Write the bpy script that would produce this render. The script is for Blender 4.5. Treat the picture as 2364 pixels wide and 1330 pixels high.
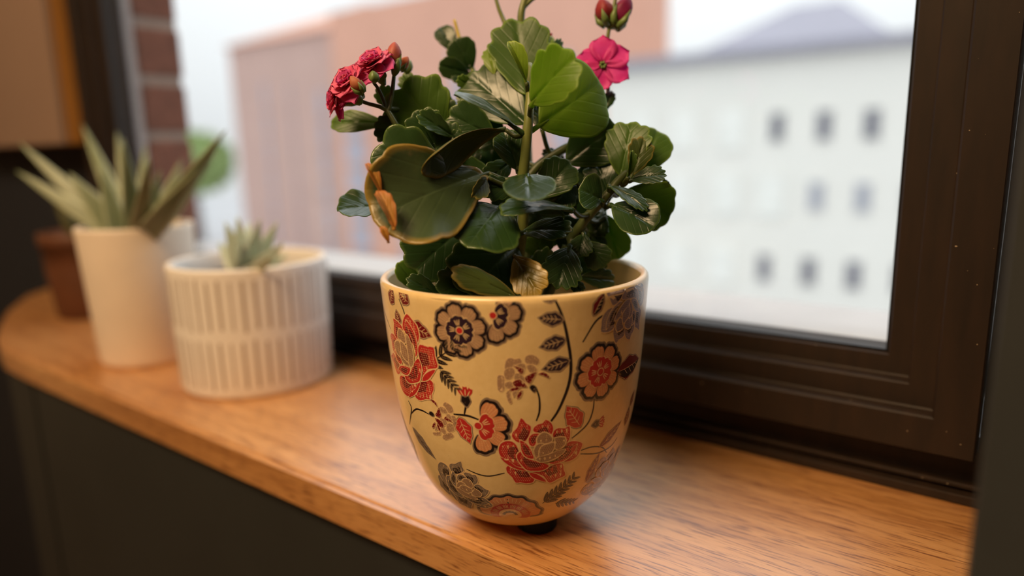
import bpy, math, random
import numpy as np
from mathutils import Vector, Matrix
from mathutils.geometry import delaunay_2d_cdt

for o in list(bpy.data.objects):
    bpy.data.objects.remove(o)
scene = bpy.context.scene
COL = scene.collection
rng = random.Random(7)
PI = math.pi

# ------------------------------------------------------------------ camera
# world: X along the sill (to the right), Y out of the window, Z up, sill top = 0
F = 1618.0
CX, CY = 1182.0, 665.0
CAM = np.array([0.21318, -0.28307, 0.196])
_L = np.array([-2182., -277., F]); _D = np.array([185., 8000., F])
_Z = -_D / np.linalg.norm(_D)
_X = -_L / np.linalg.norm(_L); _X = _X - _Z * _X.dot(_Z); _X /= np.linalg.norm(_X)
_Y = np.cross(_Z, _X)
MW = np.array([_X, _Y, _Z])                      # camera (x right, y down, z forward) -> world
RIGHT, UPC, FWD = MW @ np.array([1., 0, 0]), MW @ np.array([0, -1., 0]), MW @ np.array([0, 0, 1.])

cam_data = bpy.data.cameras.new('camera')
cam = bpy.data.objects.new('camera', cam_data)
COL.objects.link(cam)
cam_data.sensor_width = 36.0
cam_data.lens = F / 2364.0 * 36.0
cam_data.clip_start = 0.01
cam_data.clip_end = 500
mw = Matrix.Identity(4)
for i in range(3):
    mw[i][0], mw[i][1], mw[i][2], mw[i][3] = RIGHT[i], UPC[i], -FWD[i], CAM[i]
cam.matrix_world = mw
cam_data.dof.use_dof = True
cam_data.dof.focus_distance = 0.330
cam_data.dof.aperture_fstop = 2.4
cam_data.dof.aperture_blades = 0
scene.camera = cam

# ------------------------------------------------------------------ world: overcast sky
world = bpy.data.worlds.new('overcast_sky'); scene.world = world
world.use_nodes = True
wn = world.node_tree; wn.nodes.clear()
w_out = wn.nodes.new('ShaderNodeOutputWorld'); w_bg = wn.nodes.new('ShaderNodeBackground')
w_tc = wn.nodes.new('ShaderNodeTexCoord'); w_sep = wn.nodes.new('ShaderNodeSeparateXYZ')
w_mr = wn.nodes.new('ShaderNodeMapRange')
w_mr.inputs['From Min'].default_value = 0; w_mr.inputs['From Max'].default_value = 1
w_mr.inputs['To Min'].default_value = 0.80; w_mr.inputs['To Max'].default_value = 2.4
w_ns = wn.nodes.new('ShaderNodeTexNoise'); w_ns.inputs['Scale'].default_value = 3.0
w_mr2 = wn.nodes.new('ShaderNodeMapRange'); w_mr2.inputs['To Min'].default_value = .94; w_mr2.inputs['To Max'].default_value = 1.06
w_mul = wn.nodes.new('ShaderNodeMath'); w_mul.operation = 'MULTIPLY'
w_bg.inputs['Color'].default_value = (.95, .97, 1.0, 1)
wn.links.new(w_tc.outputs['Generated'], w_sep.inputs[0])
wn.links.new(w_sep.outputs['Z'], w_mr.inputs['Value'])
wn.links.new(w_tc.outputs['Generated'], w_ns.inputs['Vector'])
wn.links.new(w_ns.outputs['Fac'], w_mr2.inputs['Value'])
wn.links.new(w_mr.outputs[0], w_mul.inputs[0]); wn.links.new(w_mr2.outputs[0], w_mul.inputs[1])
wn.links.new(w_mul.outputs[0], w_bg.inputs['Strength'])
wn.links.new(w_bg.outputs[0], w_out.inputs[0])

# ------------------------------------------------------------------ room lamps
def area(name, loc, target, size, power, col):
    d = bpy.data.lights.new(name, 'AREA'); d.shape = 'DISK'; d.size = size
    d.energy = power; d.color = col
    o = bpy.data.objects.new(name, d); COL.objects.link(o)
    o.location = loc
    o.rotation_euler = (Vector(target) - Vector(loc)).to_track_quat('-Z', 'Y').to_euler()
    return o
area('ceiling_lamp_offscreen', (-.14, -1.02, 1.60), (-0.05, 0, 0.05), 1.1, 64.0, (1.0, .68, .37))
vs = scene.view_settings
vs.view_transform = 'Standard'; vs.look = 'None'; vs.exposure = 0.15; vs.gamma = 1.0
vs.use_curve_mapping = False
scene.cycles.max_bounces = 8
scene.cycles.transparent_max_bounces = 12
scene.cycles.caustics_reflective = False
scene.cycles.caustics_refractive = False

# ------------------------------------------------------------------ pixel helpers (photo frame 2364 x 1330)
def ray(p):
    return MW @ np.array([(p[0] - CX) / F, (p[1] - CY) / F, 1.0])
def on_z(p, z=0.0):
    r = ray(p); return CAM + r * ((z - CAM[2]) / r[2])
def on_y(p, y):
    r = ray(p); return CAM + r * ((y - CAM[1]) / r[1])
def on_x(p, x):
    r = ray(p); return CAM + r * ((x - CAM[0]) / r[0])
D0 = float(FWD @ (np.array([0, 0, .16]) - CAM))      # view depth of the plant's axis
def at(px, py, d=0.0):
    return CAM + ray((px, py)) * (D0 + d)
PXM = D0 / F                                          # metres per photo pixel at the plant

# ------------------------------------------------------------------ object helpers
ORG = {}
def tag(o, label=None, cat=None, group=None, kind=None):
    if label: o['label'] = label
    if cat: o['category'] = cat
    if group: o['group'] = group
    if kind: o['kind'] = kind
    return o
def empty(name, loc, label=None, cat=None, group=None, kind=None):
    o = bpy.data.objects.new(name, None); COL.objects.link(o)
    o.location = loc; o.empty_display_size = .02
    ORG[o.name] = np.array(loc, float)
    return tag(o, label, cat, group, kind)
def mesh_obj(name, verts, faces, mats, parent=None, smooth=True, mat_idx=None):
    verts = np.asarray(verts, float)
    org = ORG[parent.name] if parent is not None else np.zeros(3)
    me = bpy.data.meshes.new(name)
    me.from_pydata([tuple(v) for v in (verts - org)], [], [tuple(f) for f in faces])
    if not isinstance(mats, (list, tuple)): mats = [mats]
    for m in mats: me.materials.append(m)
    if mat_idx is not None:
        me.polygons.foreach_set('material_index', np.array(mat_idx, dtype=np.int32))
    if smooth:
        me.polygons.foreach_set('use_smooth', [True] * len(me.polygons))
    me.update()
    o = bpy.data.objects.new(name, me); COL.objects.link(o)
    if parent is not None:
        o.parent = parent
    ORG[o.name] = org
    return o
class Geo:
    """collects boxes / tubes / lathes into one part"""
    def __init__(self): self.v = []; self.f = []
    def add(self, v, f):
        b = len(self.v); self.v += [tuple(x) for x in v]; self.f += [tuple(i + b for i in q) for q in f]; return self
    def box(self, a, b):
        (x0, y0, z0), (x1, y1, z1) = a, b
        v = [(x0, y0, z0), (x1, y0, z0), (x1, y1, z0), (x0, y1, z0), (x0, y0, z1), (x1, y0, z1), (x1, y1, z1), (x0, y1, z1)]
        return self.add(v, [(0, 3, 2, 1), (4, 5, 6, 7), (0, 1, 5, 4), (1, 2, 6, 5), (2, 3, 7, 6), (3, 0, 4, 7)])
    def lathe(self, prof, cx, cy, n=64, closed=False):
        v = []; f = []
        for r, z in prof:
            for k in range(n):
                a = 2 * PI * k / n; v.append((cx + r * math.cos(a), cy + r * math.sin(a), z))
        for i in range(len(prof) - 1):
            for k in range(n):
                k2 = (k + 1) % n; f.append((i * n + k, i * n + k2, (i + 1) * n + k2, (i + 1) * n + k))
        return self.add(v, f)
    def tube(self, pts, rad, n=8, cap=True):
        pts = np.asarray(pts, float)
        if np.isscalar(rad): rad = [rad] * len(pts)
        tg = np.gradient(pts, axis=0); v = []; f = []
        up = np.array([.31, .2, .93])
        for i, p in enumerate(pts):
            t = tg[i] / (np.linalg.norm(tg[i]) + 1e-12)
            a = np.cross(t, up)
            if np.linalg.norm(a) < .1: a = np.cross(t, np.array([1., 0, 0]))
            a /= np.linalg.norm(a); b = np.cross(t, a)
            for k in range(n):
                q = 2 * PI * k / n; v.append(p + rad[i] * (math.cos(q) * a + math.sin(q) * b))
        for i in range(len(pts) - 1):
            for k in range(n):
                k2 = (k + 1) % n; f.append((i * n + k, i * n + k2, (i + 1) * n + k2, (i + 1) * n + k))
        if cap:
            f.append(tuple(range(n - 1, -1, -1))); f.append(tuple(range((len(pts) - 1) * n, len(pts) * n)))
        return self.add(v, f)
    def prism(self, poly, z0, z1):
        n = len(poly)
        v = [(x, y, z0) for x, y in poly] + [(x, y, z1) for x, y in poly]
        f = [tuple(range(n - 1, -1, -1)), tuple(range(n, 2 * n))] + [(i, (i + 1) % n, n + (i + 1) % n, n + i) for i in range(n)]
        return self.add(v, f)
    def build(self, name, mat, parent=None, smooth=False, bevel=0, auto=None):
        o = mesh_obj(name, self.v, self.f, mat, parent, smooth)
        if bevel:
            m = o.modifiers.new('bevel', 'BEVEL'); m.width = bevel; m.segments = 2; m.limit_method = 'ANGLE'
            m.angle_limit = math.radians(40)
        return o
def smooth_path(pts, per=6):
    P = [np.asarray(p, float) for p in pts]
    if len(P) < 3: return np.array([P[0] + (P[-1] - P[0]) * t for t in np.linspace(0, 1, per)])
    Q = [2 * P[0] - P[1]] + P + [2 * P[-1] - P[-2]]
    out = []
    for i in range(1, len(Q) - 2):
        for k in range(per):
            t = k / per
            out.append(.5 * ((2 * Q[i]) + (-Q[i - 1] + Q[i + 1]) * t + (2 * Q[i - 1] - 5 * Q[i] + 4 * Q[i + 1] - Q[i + 2]) * t * t
                             + (-Q[i - 1] + 3 * Q[i] - 3 * Q[i + 1] + Q[i + 2]) * t ** 3))
    out.append(P[-1])
    return np.array(out)

# ------------------------------------------------------------------ materials
def srgb(r, g, b):
    return tuple((c / 255 / 12.92) if c / 255 <= .04045 else ((c / 255 + .055) / 1.055) ** 2.4 for c in (r, g, b)) + (1,)
def new_mat(name):
    m = bpy.data.materials.new(name); m.use_nodes = True
    nt = m.node_tree; b = nt.nodes['Principled BSDF']
    return m, nt, b
def noise(nt, scale, detail=4, rough=.5, vec=None, dist=0):
    n = nt.nodes.new('ShaderNodeTexNoise'); n.inputs['Scale'].default_value = scale
    n.inputs['Detail'].default_value = detail; n.inputs['Roughness'].default_value = rough
    n.inputs['Distortion'].default_value = dist
    if vec is not None: nt.links.new(vec, n.inputs['Vector'])
    return n
def ramp(nt, fac, stops):
    r = nt.nodes.new('ShaderNodeValToRGB')
    el = r.color_ramp.elements
    while len(el) < len(stops): el.new(.5)
    for e, (p, c) in zip(el, stops):
        e.position = p; e.color = c if len(c) == 4 else tuple(c) + (1,)
    nt.links.new(fac, r.inputs[0]); return r
def mapping(nt, scale=(1, 1, 1), coord='Object', loc=(0, 0, 0), rot=(0, 0, 0)):
    tc = nt.nodes.new('ShaderNodeTexCoord'); mp = nt.nodes.new('ShaderNodeMapping')
    mp.inputs['Scale'].default_value = scale; mp.inputs['Location'].default_value = loc; mp.inputs['Rotation'].default_value = rot
    nt.links.new(tc.outputs[coord], mp.inputs['Vector']); return mp.outputs[0]
def mixc(nt, fac, a, b, mode='MIX'):
    m = nt.nodes.new('ShaderNodeMix'); m.data_type = 'RGBA'; m.blend_type = mode
    for k, v in ((0, fac), (6, a), (7, b)):
        if isinstance(v, bpy.types.NodeSocket): nt.links.new(v, m.inputs[k])
        else: m.inputs[k].default_value = v
    return m.outputs[2]
def mth(nt, op, a, b=None, c=None):
    m = nt.nodes.new('ShaderNodeMath'); m.operation = op
    for k, v in enumerate((a, b, c)):
        if v is None: continue
        if isinstance(v, bpy.types.NodeSocket): nt.links.new(v, m.inputs[k])
        else: m.inputs[k].default_value = v
    return m.outputs[0]
def bump(nt, b, h, strength=.2, dist=.001):
    bp = nt.nodes.new('ShaderNodeBump'); bp.inputs['Strength'].default_value = strength; bp.inputs['Distance'].default_value = dist
    nt.links.new(h, bp.inputs['Height']); nt.links.new(bp.outputs[0], b.inputs['Normal'])
def simple(name, col, rough=.5, var=.12, scale=30, spec=.5, metal=0, bumps=0):
    m, nt, b = new_mat(name)
    n = noise(nt, scale, 5, .6, mapping(nt))
    dk = tuple(c * (1 - var) for c in col[:3]) + (1,); lt = tuple(min(1, c * (1 + var)) for c in col[:3]) + (1,)
    r = ramp(nt, n.outputs['Fac'], [(.3, dk), (.7, lt)])
    nt.links.new(r.outputs[0], b.inputs['Base Color'])
    b.inputs['Roughness'].default_value = rough; b.inputs['Specular IOR Level'].default_value = spec
    b.inputs['Metallic'].default_value = metal
    if bumps: bump(nt, b, n.outputs['Fac'], bumps)
    return m

def wood_mat():
    m, nt, b = new_mat('varnished_mahogany')
    v = mapping(nt, (2.2, 30, 30))
    g1 = noise(nt, 3.0, 6, .6, v, .4)
    v2 = mapping(nt, (14, 260, 260)); g2 = noise(nt, 4.0, 3, .6, v2)
    v3 = mapping(nt, (1.2, 5, 5)); g3 = noise(nt, 2.5, 3, .5, v3)
    c1 = ramp(nt, g1.outputs['Fac'], [(.28, srgb(170, 114, 62)), (.5, srgb(202, 146, 88)), (.72, srgb(218, 166, 108))])
    c2 = ramp(nt, g2.outputs['Fac'], [(.36, (.26, .13, .055, 1)), (.47, (1, 1, 1, 1))])
    col = mixc(nt, .85, c1.outputs[0], c2.outputs[0], 'MULTIPLY')
    c3 = ramp(nt, g3.outputs['Fac'], [(.35, (.80, .74, .70, 1)), (.65, (1.0, 1.0, 1.0, 1))])
    col = mixc(nt, .8, col, c3.outputs[0], 'MULTIPLY')
    # ring marks left by something wet
    tc = nt.nodes.new('ShaderNodeTexCoord')
    for (px, py, rr, st) in ((1845, 1275, .0072, .55), (1945, 1148, .0075, .3)):
        p = on_z((px, py))
        d = nt.nodes.new('ShaderNodeVectorMath'); d.operation = 'DISTANCE'
        nt.links.new(tc.outputs['Object'], d.inputs[0]); d.inputs[1].default_value = (p[0], p[1], 0)
        e = mth(nt, 'ABSOLUTE', mth(nt, 'SUBTRACT', d.outputs['Value'], rr))
        k = mth(nt, 'MULTIPLY', mth(nt, 'LESS_THAN', e, .00028), st)
        col = mixc(nt, k, col, srgb(70, 42, 24))
    nt.links.new(col, b.inputs['Base Color'])
    rr = ramp(nt, g1.outputs['Fac'], [(.3, (.30, .30, .30, 1)), (.7, (.40, .40, .40, 1))])
    nt.links.new(rr.outputs[0], b.inputs['Roughness'])
    bump(nt, b, g2.outputs['Fac'], .18, .0006)
    b.inputs['Coat Weight'].default_value = 1.0; b.inputs['Coat Roughness'].default_value = .36; b.inputs['Coat IOR'].default_value = 1.7
    return m
M = {}
M['wood'] = wood_mat()
M['navy'] = simple('navy_wall_paint', srgb(26, 31, 42), .7, .08, 12)
M['panelling'] = simple('dark_grey_green_paint', srgb(42, 44, 43), .5, .08, 10, bumps=.03)
M['pier'] = simple('dark_grey_paint', srgb(46, 49, 50), .55, .10, 14, bumps=.04)
M['room'] = simple('warm_white_plaster', srgb(190, 170, 150), .8, .05, 6)
M['floorb'] = simple('brown_floor', srgb(96, 66, 44), .5, .2, 6)
def frame_mat():
    m, nt, b = new_mat('dark_bronze_frame')
    n = noise(nt, 18, 4, .6, mapping(nt, (6, 6, 1)))
    r = ramp(nt, n.outputs['Fac'], [(.3, srgb(32, 22, 15)), (.7, srgb(44, 30, 20))])
    sp = noise(nt, 420, 1, .5, mapping(nt)); s2 = ramp(nt, sp.outputs['Fac'], [(.795, (0, 0, 0, 1)), (.81, (1, 1, 1, 1))])
    col = mixc(nt, s2.outputs[0], r.outputs[0], srgb(170, 150, 125))
    nt.links.new(col, b.inputs['Base Color']); b.inputs['Roughness'].default_value = .6; b.inputs['Specular IOR Level'].default_value = .3
    bump(nt, b, n.outputs['Fac'], .05); return m
M['frame'] = frame_mat()
M['gasket'] = simple('black_rubber_gasket', srgb(22, 18, 16), .6, .1, 40)
M['ledge'] = simple('white_painted_ledge', srgb(188, 188, 192), .6, .05, 20)
def glass_mat():
    m = bpy.data.materials.new('window_glass'); m.use_nodes = True; nt = m.node_tree; nt.nodes.clear()
    o = nt.nodes.new('ShaderNodeOutputMaterial'); t = nt.nodes.new('ShaderNodeBsdfTransparent'); g = nt.nodes.new('ShaderNodeBsdfGlossy')
    fr = nt.nodes.new('ShaderNodeLayerWeight'); fr.inputs['Blend'].default_value = .5
    mx = nt.nodes.new('ShaderNodeMixShader'); g.inputs['Roughness'].default_value = .0
    t.inputs['Color'].default_value = (.97, .985, .98, 1)
    k = mth(nt, 'MULTIPLY_ADD', mth(nt, 'POWER', fr.outputs['Facing'], 5), .9, .03)
    nt.links.new(k, mx.inputs[0]); nt.links.new(t.outputs[0], mx.inputs[1]); nt.links.new(g.outputs[0], mx.inputs[2])
    nt.links.new(mx.outputs[0], o.inputs[0]); return m
M['glass'] = glass_mat()
def brick_mat():
    m, nt, b = new_mat('weathered_brick')
    n = noise(nt, 60, 6, .65, mapping(nt)); r = ramp(nt, n.outputs['Fac'], [(.3, srgb(84, 50, 42)), (.7, srgb(118, 74, 62))])
    nt.links.new(r.outputs[0], b.inputs['Base Color']); b.inputs['Roughness'].default_value = .85; bump(nt, b, n.outputs['Fac'], .5, .003); return m
M['brick'] = brick_mat()
M['mortar'] = simple('grey_mortar', srgb(134, 120, 114), .9, .1, 80)
M['jamb'] = simple('grey_metal_jamb', srgb(150, 142, 142), .45, .05, 20)

# ------------------------------------------------------------------ room shell
WX0, WX1 = -.805, .2005           # window opening
def struct(name, g, mat, bevel=0):
    o = g.build(name, mat, None, False, bevel); o['kind'] = 'structure'; return o
RX0, RX1, RY0, RZ0, RZ1 = -2.6, 1.9, -2.8, -.9, 1.65
struct('floor', Geo().box((RX0, RY0, RZ0 - .1), (RX1, .25, RZ0)), M['floorb'])
struct('ceiling', Geo().box((RX0, RY0, RZ1), (RX1, .25, RZ1 + .1)), M['room'])
struct('wall_left', Geo().box((RX0 - .1, RY0, RZ0), (RX0, .25, RZ1)), M['room'])
struct('wall_right', Geo().box((RX1, RY0, RZ0), (RX1 + .1, .25, RZ1)), M['room'])
struct('wall_back', Geo().box((RX0, RY0 - .1, RZ0), (RX1, RY0, RZ1)), M['room'])
struct('wall_pier_right', Geo().box((.2065, -.06, RZ0), (RX1, .25, RZ1)), M['pier'], .0025)
struct('wall_pier_left', Geo().box((RX0, .165, RZ0), (WX0 - .003, .25, RZ1)), M['navy'])
struct('wall_below', Geo().box((WX0 - .003, .165, RZ0), (.2065, .25, -.024)), M['navy'])
struct('wall_above', Geo().box((WX0 - .003, .15, 1.30), (.2065, .25, RZ1)), M['navy'])

# ------------------------------------------------------------------ sill board
sp = [(.2055, -.0410)]
sp += [(-.58, -.0410), (-.64, -.0390), (-.70, -.0265), (-.77, -.0015), (-.86, .036), (-.95, .087), (-1.02, .163)]
sp += [(.2055, .163)]
sill = empty('window_sill', (-.3, .05, -.0215), 'long varnished orange-brown wooden sill board carrying the potted plants', 'sill')
Geo().prism(sp[::-1], -.0215, 0).build('board', M['wood'], sill, False, .0016)
# lipping along the front edge
fe = sp[:8]
out_ = []
for i, (x, y) in enumerate(fe):
    p0, p1 = np.array(fe[max(0, i - 1)]), np.array(fe[min(len(fe) - 1, i + 1)]); t_ = p1 - p0; t_ /= np.linalg.norm(t_); out_.append((x + t_[1] * .0032 * 1, y - abs(t_[0]) * .0032))
g = Geo(); n = len(fe)
v = [(x, y, -.0217) for x, y in fe] + [(x, y, -.0217) for x, y in out_] + [(x, y, -.0012) for x, y in out_] + [(x, y, -.0008) for x, y in fe]
f = []
for i in range(n - 1):
    for r_ in range(4): f.append((r_ * n + i, r_ * n + i + 1, ((r_ + 1) % 4) * n + i + 1, ((r_ + 1) % 4) * n + i))
f += [(0, n, 2 * n, 3 * n), (n - 1, 4 * n - 1, 3 * n - 1, 2 * n - 1)]
g.add(v, f).build('edging', M['wood'], sill, False, .0008)

# panelling under the sill
pn = empty('wall_panelling', (-.3, -.03, RZ0), kind='structure')
Geo().box((-.60, -.0335, RZ0), (.2055, .16, -.0222)).build('panel', M['panelling'], pn)
Geo().box((-.585, -.0370, RZ0), (.2055, -.0335, -.0222)).build('panel', M['panelling'], pn, bevel=.001)
Geo().box((-.655, -.0370, RZ0), (-.592, -.0, -.0222)).build('stile', M['panelling'], pn, bevel=.001)

# ------------------------------------------------------------------ window
win = empty('window_1', (-.3, .16, 0), kind='structure')
def mitre(prof, x_sign, z0, z1, xo0, xo1):
    """sash frame of four mitred members; prof: (inset from outer edge, y)"""
    out = []
    corners = [(xo0, z0, 1, 1), (xo1, z0, -1, 1), (xo1, z1, -1, -1), (xo0, z1, 1, -1)]
    for k in range(4):
        a, b = corners[k], corners[(k + 1) % 4]
        v = [(a[0] + a[2] * d, y, a[1] + a[3] * d) for d, y in prof] + [(b[0] + b[2] * d, y, b[1] + b[3] * d) for d, y in prof]
        n = len(prof); f = [(i, i + 1, n + i + 1, n + i) for i in range(n - 1)] + [(n - 1, 0, n, 2 * n - 1)]
        f += [tuple(range(n)), tuple(range(2 * n - 1, n - 1, -1))]
        out.append((v, [q[::-1] for q in f]))
    return out
prof = [(0, .178), (0, .1325), (.0008, .1312), (.0198, .1308), (.0208, .1318), (.0212, .1402), (.0222, .1408), (.0338, .1408), (.0346, .1415),
        (.0350, .150), (.0358, .1505), (.0462, .1508), (.0470, .152), (.0470, .178)]
SZ0, SZ1 = .0285, 1.28
for (v, f), nm in zip(mitre(prof, 1, SZ0, SZ1, WX0 + .003, .1985), ('sash_rail', 'sash_stile', 'sash_rail', 'sash_stile')):
    g = Geo(); g.add(v, f); g.build(nm, M['frame'], win, False)
gx0, gx1, gz0, gz1 = WX0 + .003 + .046, .1985 - .046, SZ0 + .046, SZ1 - .046
Geo().box((gx0, .1625, gz0), (gx1, .1665, gz1)).build('glass_pane', M['glass'], win)
# glazing gasket round the pane
ga = Geo()
for (v, f) in mitre([(0, .1605), (0, .1545), (.0016, .1535), (.0016, .1605)], 1, gz0 + .001, gz1 - .001, gx0 + .001, gx1 - .001): ga.add(v, f)
ga.build('gasket', M['gasket'], win)
# fixed frame: recessed body, two running beads at the bottom
Geo().box((WX0 + .0005, .150, .0005), (.2055, .176, .0275)).build('frame_member', M['frame'], win, bevel=.001)
Geo().box((WX0 + .0005, .1430, .0077), (.2055, .150, .0105)).build('frame_bead', M['frame'], win, bevel=.0006)
Geo().box((WX0 + .0005, .1385, .0005), (.2055, .150, .0058)).build('frame_bead', M['frame'], win, bevel=.0006)
Geo().box((.1993, .150, .0275), (.2055, .176, 1.29)).build('frame_member', M['gasket'], win)
Geo().box((WX0 - .002, .150, .0275), (WX0 + .0025, .176, 1.29)).build('frame_member', M['gasket'], win)
Geo().box((WX0 - .002, .150, 1.281), (.2055, .176, 1.299)).build('frame_member', M['frame'], win)

# outer ledge and jamb
lg = Geo()
pl = [(.180, .050), (.180, .072), (.196, .0725), (.260, .066), (.330, .060), (.338, .058), (.338, .042), (.260, .048)]
n = len(pl); x0, x1 = WX0 + .004, .199
lg.add([(x0, y, z) for y, z in pl] + [(x1, y, z) for y, z in pl], [tuple(range(n)), tuple(range(2 * n - 1, n - 1, -1))] + [(i, n + i, n + (i + 1) % n, (i + 1) % n) for i in range(n)])
ledge = lg.build('window_ledge', M['ledge'], None, bevel=.001)
tag(ledge, 'white sloping outer ledge below the window glass', 'ledge')
struct('trim_1', Geo().box((-.806, .179, .073), (-.7575, .191, 1.298)), M['jamb'], .001)
jb = empty('wall_jamb', (-.78, .22, 0), kind='structure')
Geo().box((-.83, .192, -.02), (-.7625, .252, 1.30)).build('mortar_core', M['mortar'], jb)
zz = .0; k = 0
while zz < 1.25:
    dx = rng.uniform(-.0022, .0022); dy = rng.uniform(-.003, .003)
    Geo().box((-.83, .1925, zz + .004), (-.7585 + dx, .2565 + dy, zz + .066)).build('brick', M['brick'], jb, False, .004)
    zz += .074; k += 1

# ------------------------------------------------------------------ world outside
M['bwhite'] = simple('white_render', srgb(228, 226, 219), .8, .02, .3)
M['bbrick'] = simple('hazed_orange_brick_facade', srgb(212, 160, 138), .85, .05, .5)  # brick and foliage colours are paled to stand in for distance haze
M['bpink'] = simple('hazed_pink_brick_facade', srgb(192, 160, 150), .85, .05, .5)
M['broof'] = simple('grey_slate_roof', srgb(150, 148, 160), .7, .05, 1)
M['bglass'] = simple('dark_window_glass', srgb(112, 112, 122), .15, .2, 2)
M['bglass2'] = simple('pale_window_glass', srgb(232, 232, 226), .4, .1, 2)
M['bglass3'] = simple('grey_window_glass', srgb(160, 162, 172), .2, .1, 2)
M['blav'] = simple('lavender_grey_glazing', srgb(172, 168, 180), .3, .08, 1)
M['street'] = simple('pale_asphalt', srgb(170, 170, 172), .9, .1, .2)
M['foliage'] = simple('hazed_tree_foliage', srgb(150, 172, 110), .8, .2, 2)
M['bark'] = simple('grey_bark', srgb(100, 90, 80), .9, .2, 4)
GZ = -9.0
gd = Geo().box((-140, 3.0, GZ - .3), (70, 140, GZ)).build('ground', M['street']); gd['kind'] = 'structure'
# white building
YB = 28.0
pr = lambda px, py, y=YB: on_y((px, py), y)
xa, xb = pr(1395, 300)[0], pr(2230, 300)[0] + 6
ztop = pr(2000, 108)[2]
wb = empty('white_building', (xa, YB, GZ), 'long white rendered building with rows of windows and grey hipped roof', 'building')
Geo().box((xa, YB, GZ), (xb, YB + 10, ztop)).build('wall', M['bwhite'], wb)
co = Geo().box((xa - .4, YB - .45, ztop), (xb + .3, YB + 10, pr(2000, 84)[2])).build('cornice', M['broof'], wb)
zc = pr(2000, 84)[2]
zr = pr(1830, -25)[2]
xr0, xr1, xr2, xr3 = pr(1600, 90)[0], pr(1770, -5)[0], pr(1890, -5)[0], pr(2060, 60)[0]
g = Geo()
v = [(xr0, YB + .2, zc), (xr3, YB + .2, zc), (xr3, YB + 8, zc), (xr0, YB + 8, zc), (xr1, YB + 3.5, zr), (xr2, YB + 3.5, zr)]
g.add(v, [(0, 1, 5, 4), (1, 2, 5), (2, 3, 4, 5), (3, 0, 4), (0, 3, 2, 1)]); g.build('roof', M['broof'], wb)
rowz = [pr(1900, 290)[2], pr(1960, 455)[2], pr(1940, 632)[2]]
cols = [1480, 1580, 1690, 1795, 1903, 2013, 2130]
for ri, zc_ in enumerate(rowz):
    for ci, px in enumerate(cols):
        xx = pr(px, 300)[0] - (.12 * ri)
        dark = ci >= 3 and not (ri == 1 and ci == 3)
        w_, h_ = (.25, .52) if dark else (.5, .8)
        if ri == 1 and ci == 3: dark = False
        f_ = Geo().box((xx - w_ - .08, YB - .06, zc_ - h_ - .08), (xx + w_ + .08, YB + .02, zc_ + h_ + .08)).build('window', M['bwhite'], wb)
        Geo().box((xx - w_, YB - .09, zc_ - h_), (xx + w_, YB - .05, zc_ + h_)).build('pane', (M['bglass'], M['bglass3'], M['bglass'])[ri] if dark else M['bglass2'], f_)
# brick building behind
YK = 40.0
pk = lambda px, py: on_y((px, py), YK)
xl, xm, xr = pk(545, 300)[0], pk(800, 300)[0], pk(1520, 60)[0]
bb = empty('brick_building', (xl, YK, GZ), 'tall orange brick building with vertical strips of pale glazing', 'building')
Geo().box((xl, YK, GZ), (xm, YK + 12, pk(660, 85)[2])).build('wall', M['bpink'], bb)
Geo().box((xm, YK - 1.0, GZ), (xr, YK + 1.5, pk(1150, -40)[2])).build('wall', M['bbrick'], bb)
zl = pk(660, 85)[2]
g = Geo(); zt = pk(800, -10)[2]
g.add([(xl - .5, YK - .4, zl), (xm, YK - .4, zl), (xm, YK + 12, zl), (xl - .5, YK + 12, zl), (xl + 3.5, YK + 3, pk(620, 58)[2]), (xm, YK + 3, zt), (xm, YK + 8, zt), (xl + 3.5, YK + 8, pk(620, 58)[2])],
      [(0, 1, 5, 4), (1, 2, 6, 5), (2, 3, 7, 6), (3, 0, 4, 7), (4, 5, 6, 7), (0, 3, 2, 1)]); g.build('roof', M['bbrick'], bb)
for (p0, p1, y0, y1, dy) in ((612, 640, 190, 560, 0), (668, 700, 190, 560, 0), (735, 775, 210, 600, 0), (815, 885, 250, 640, -1.0), (930, 990, 180, 640, -1.0), (1060, 1110, 120, 640, -1.0), (1290, 1340, 130, 560, -1.0)):
    a, b = pk(p0, y0), pk(p1, y1)
    s_ = Geo().box((a[0], YK + dy - .12, b[2]), (b[0], YK + dy + .05, a[2])).build('window_strip', M['blav'], bb)
    nfl = 6
    for q in range(1, nfl):
        z_ = b[2] + (a[2] - b[2]) * q / nfl
        Geo().box((a[0], YK + dy - .2, z_ - .18), (b[0], YK + dy - .1, z_ + .18)).build('spandrel', M['bpink'], s_)
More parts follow.
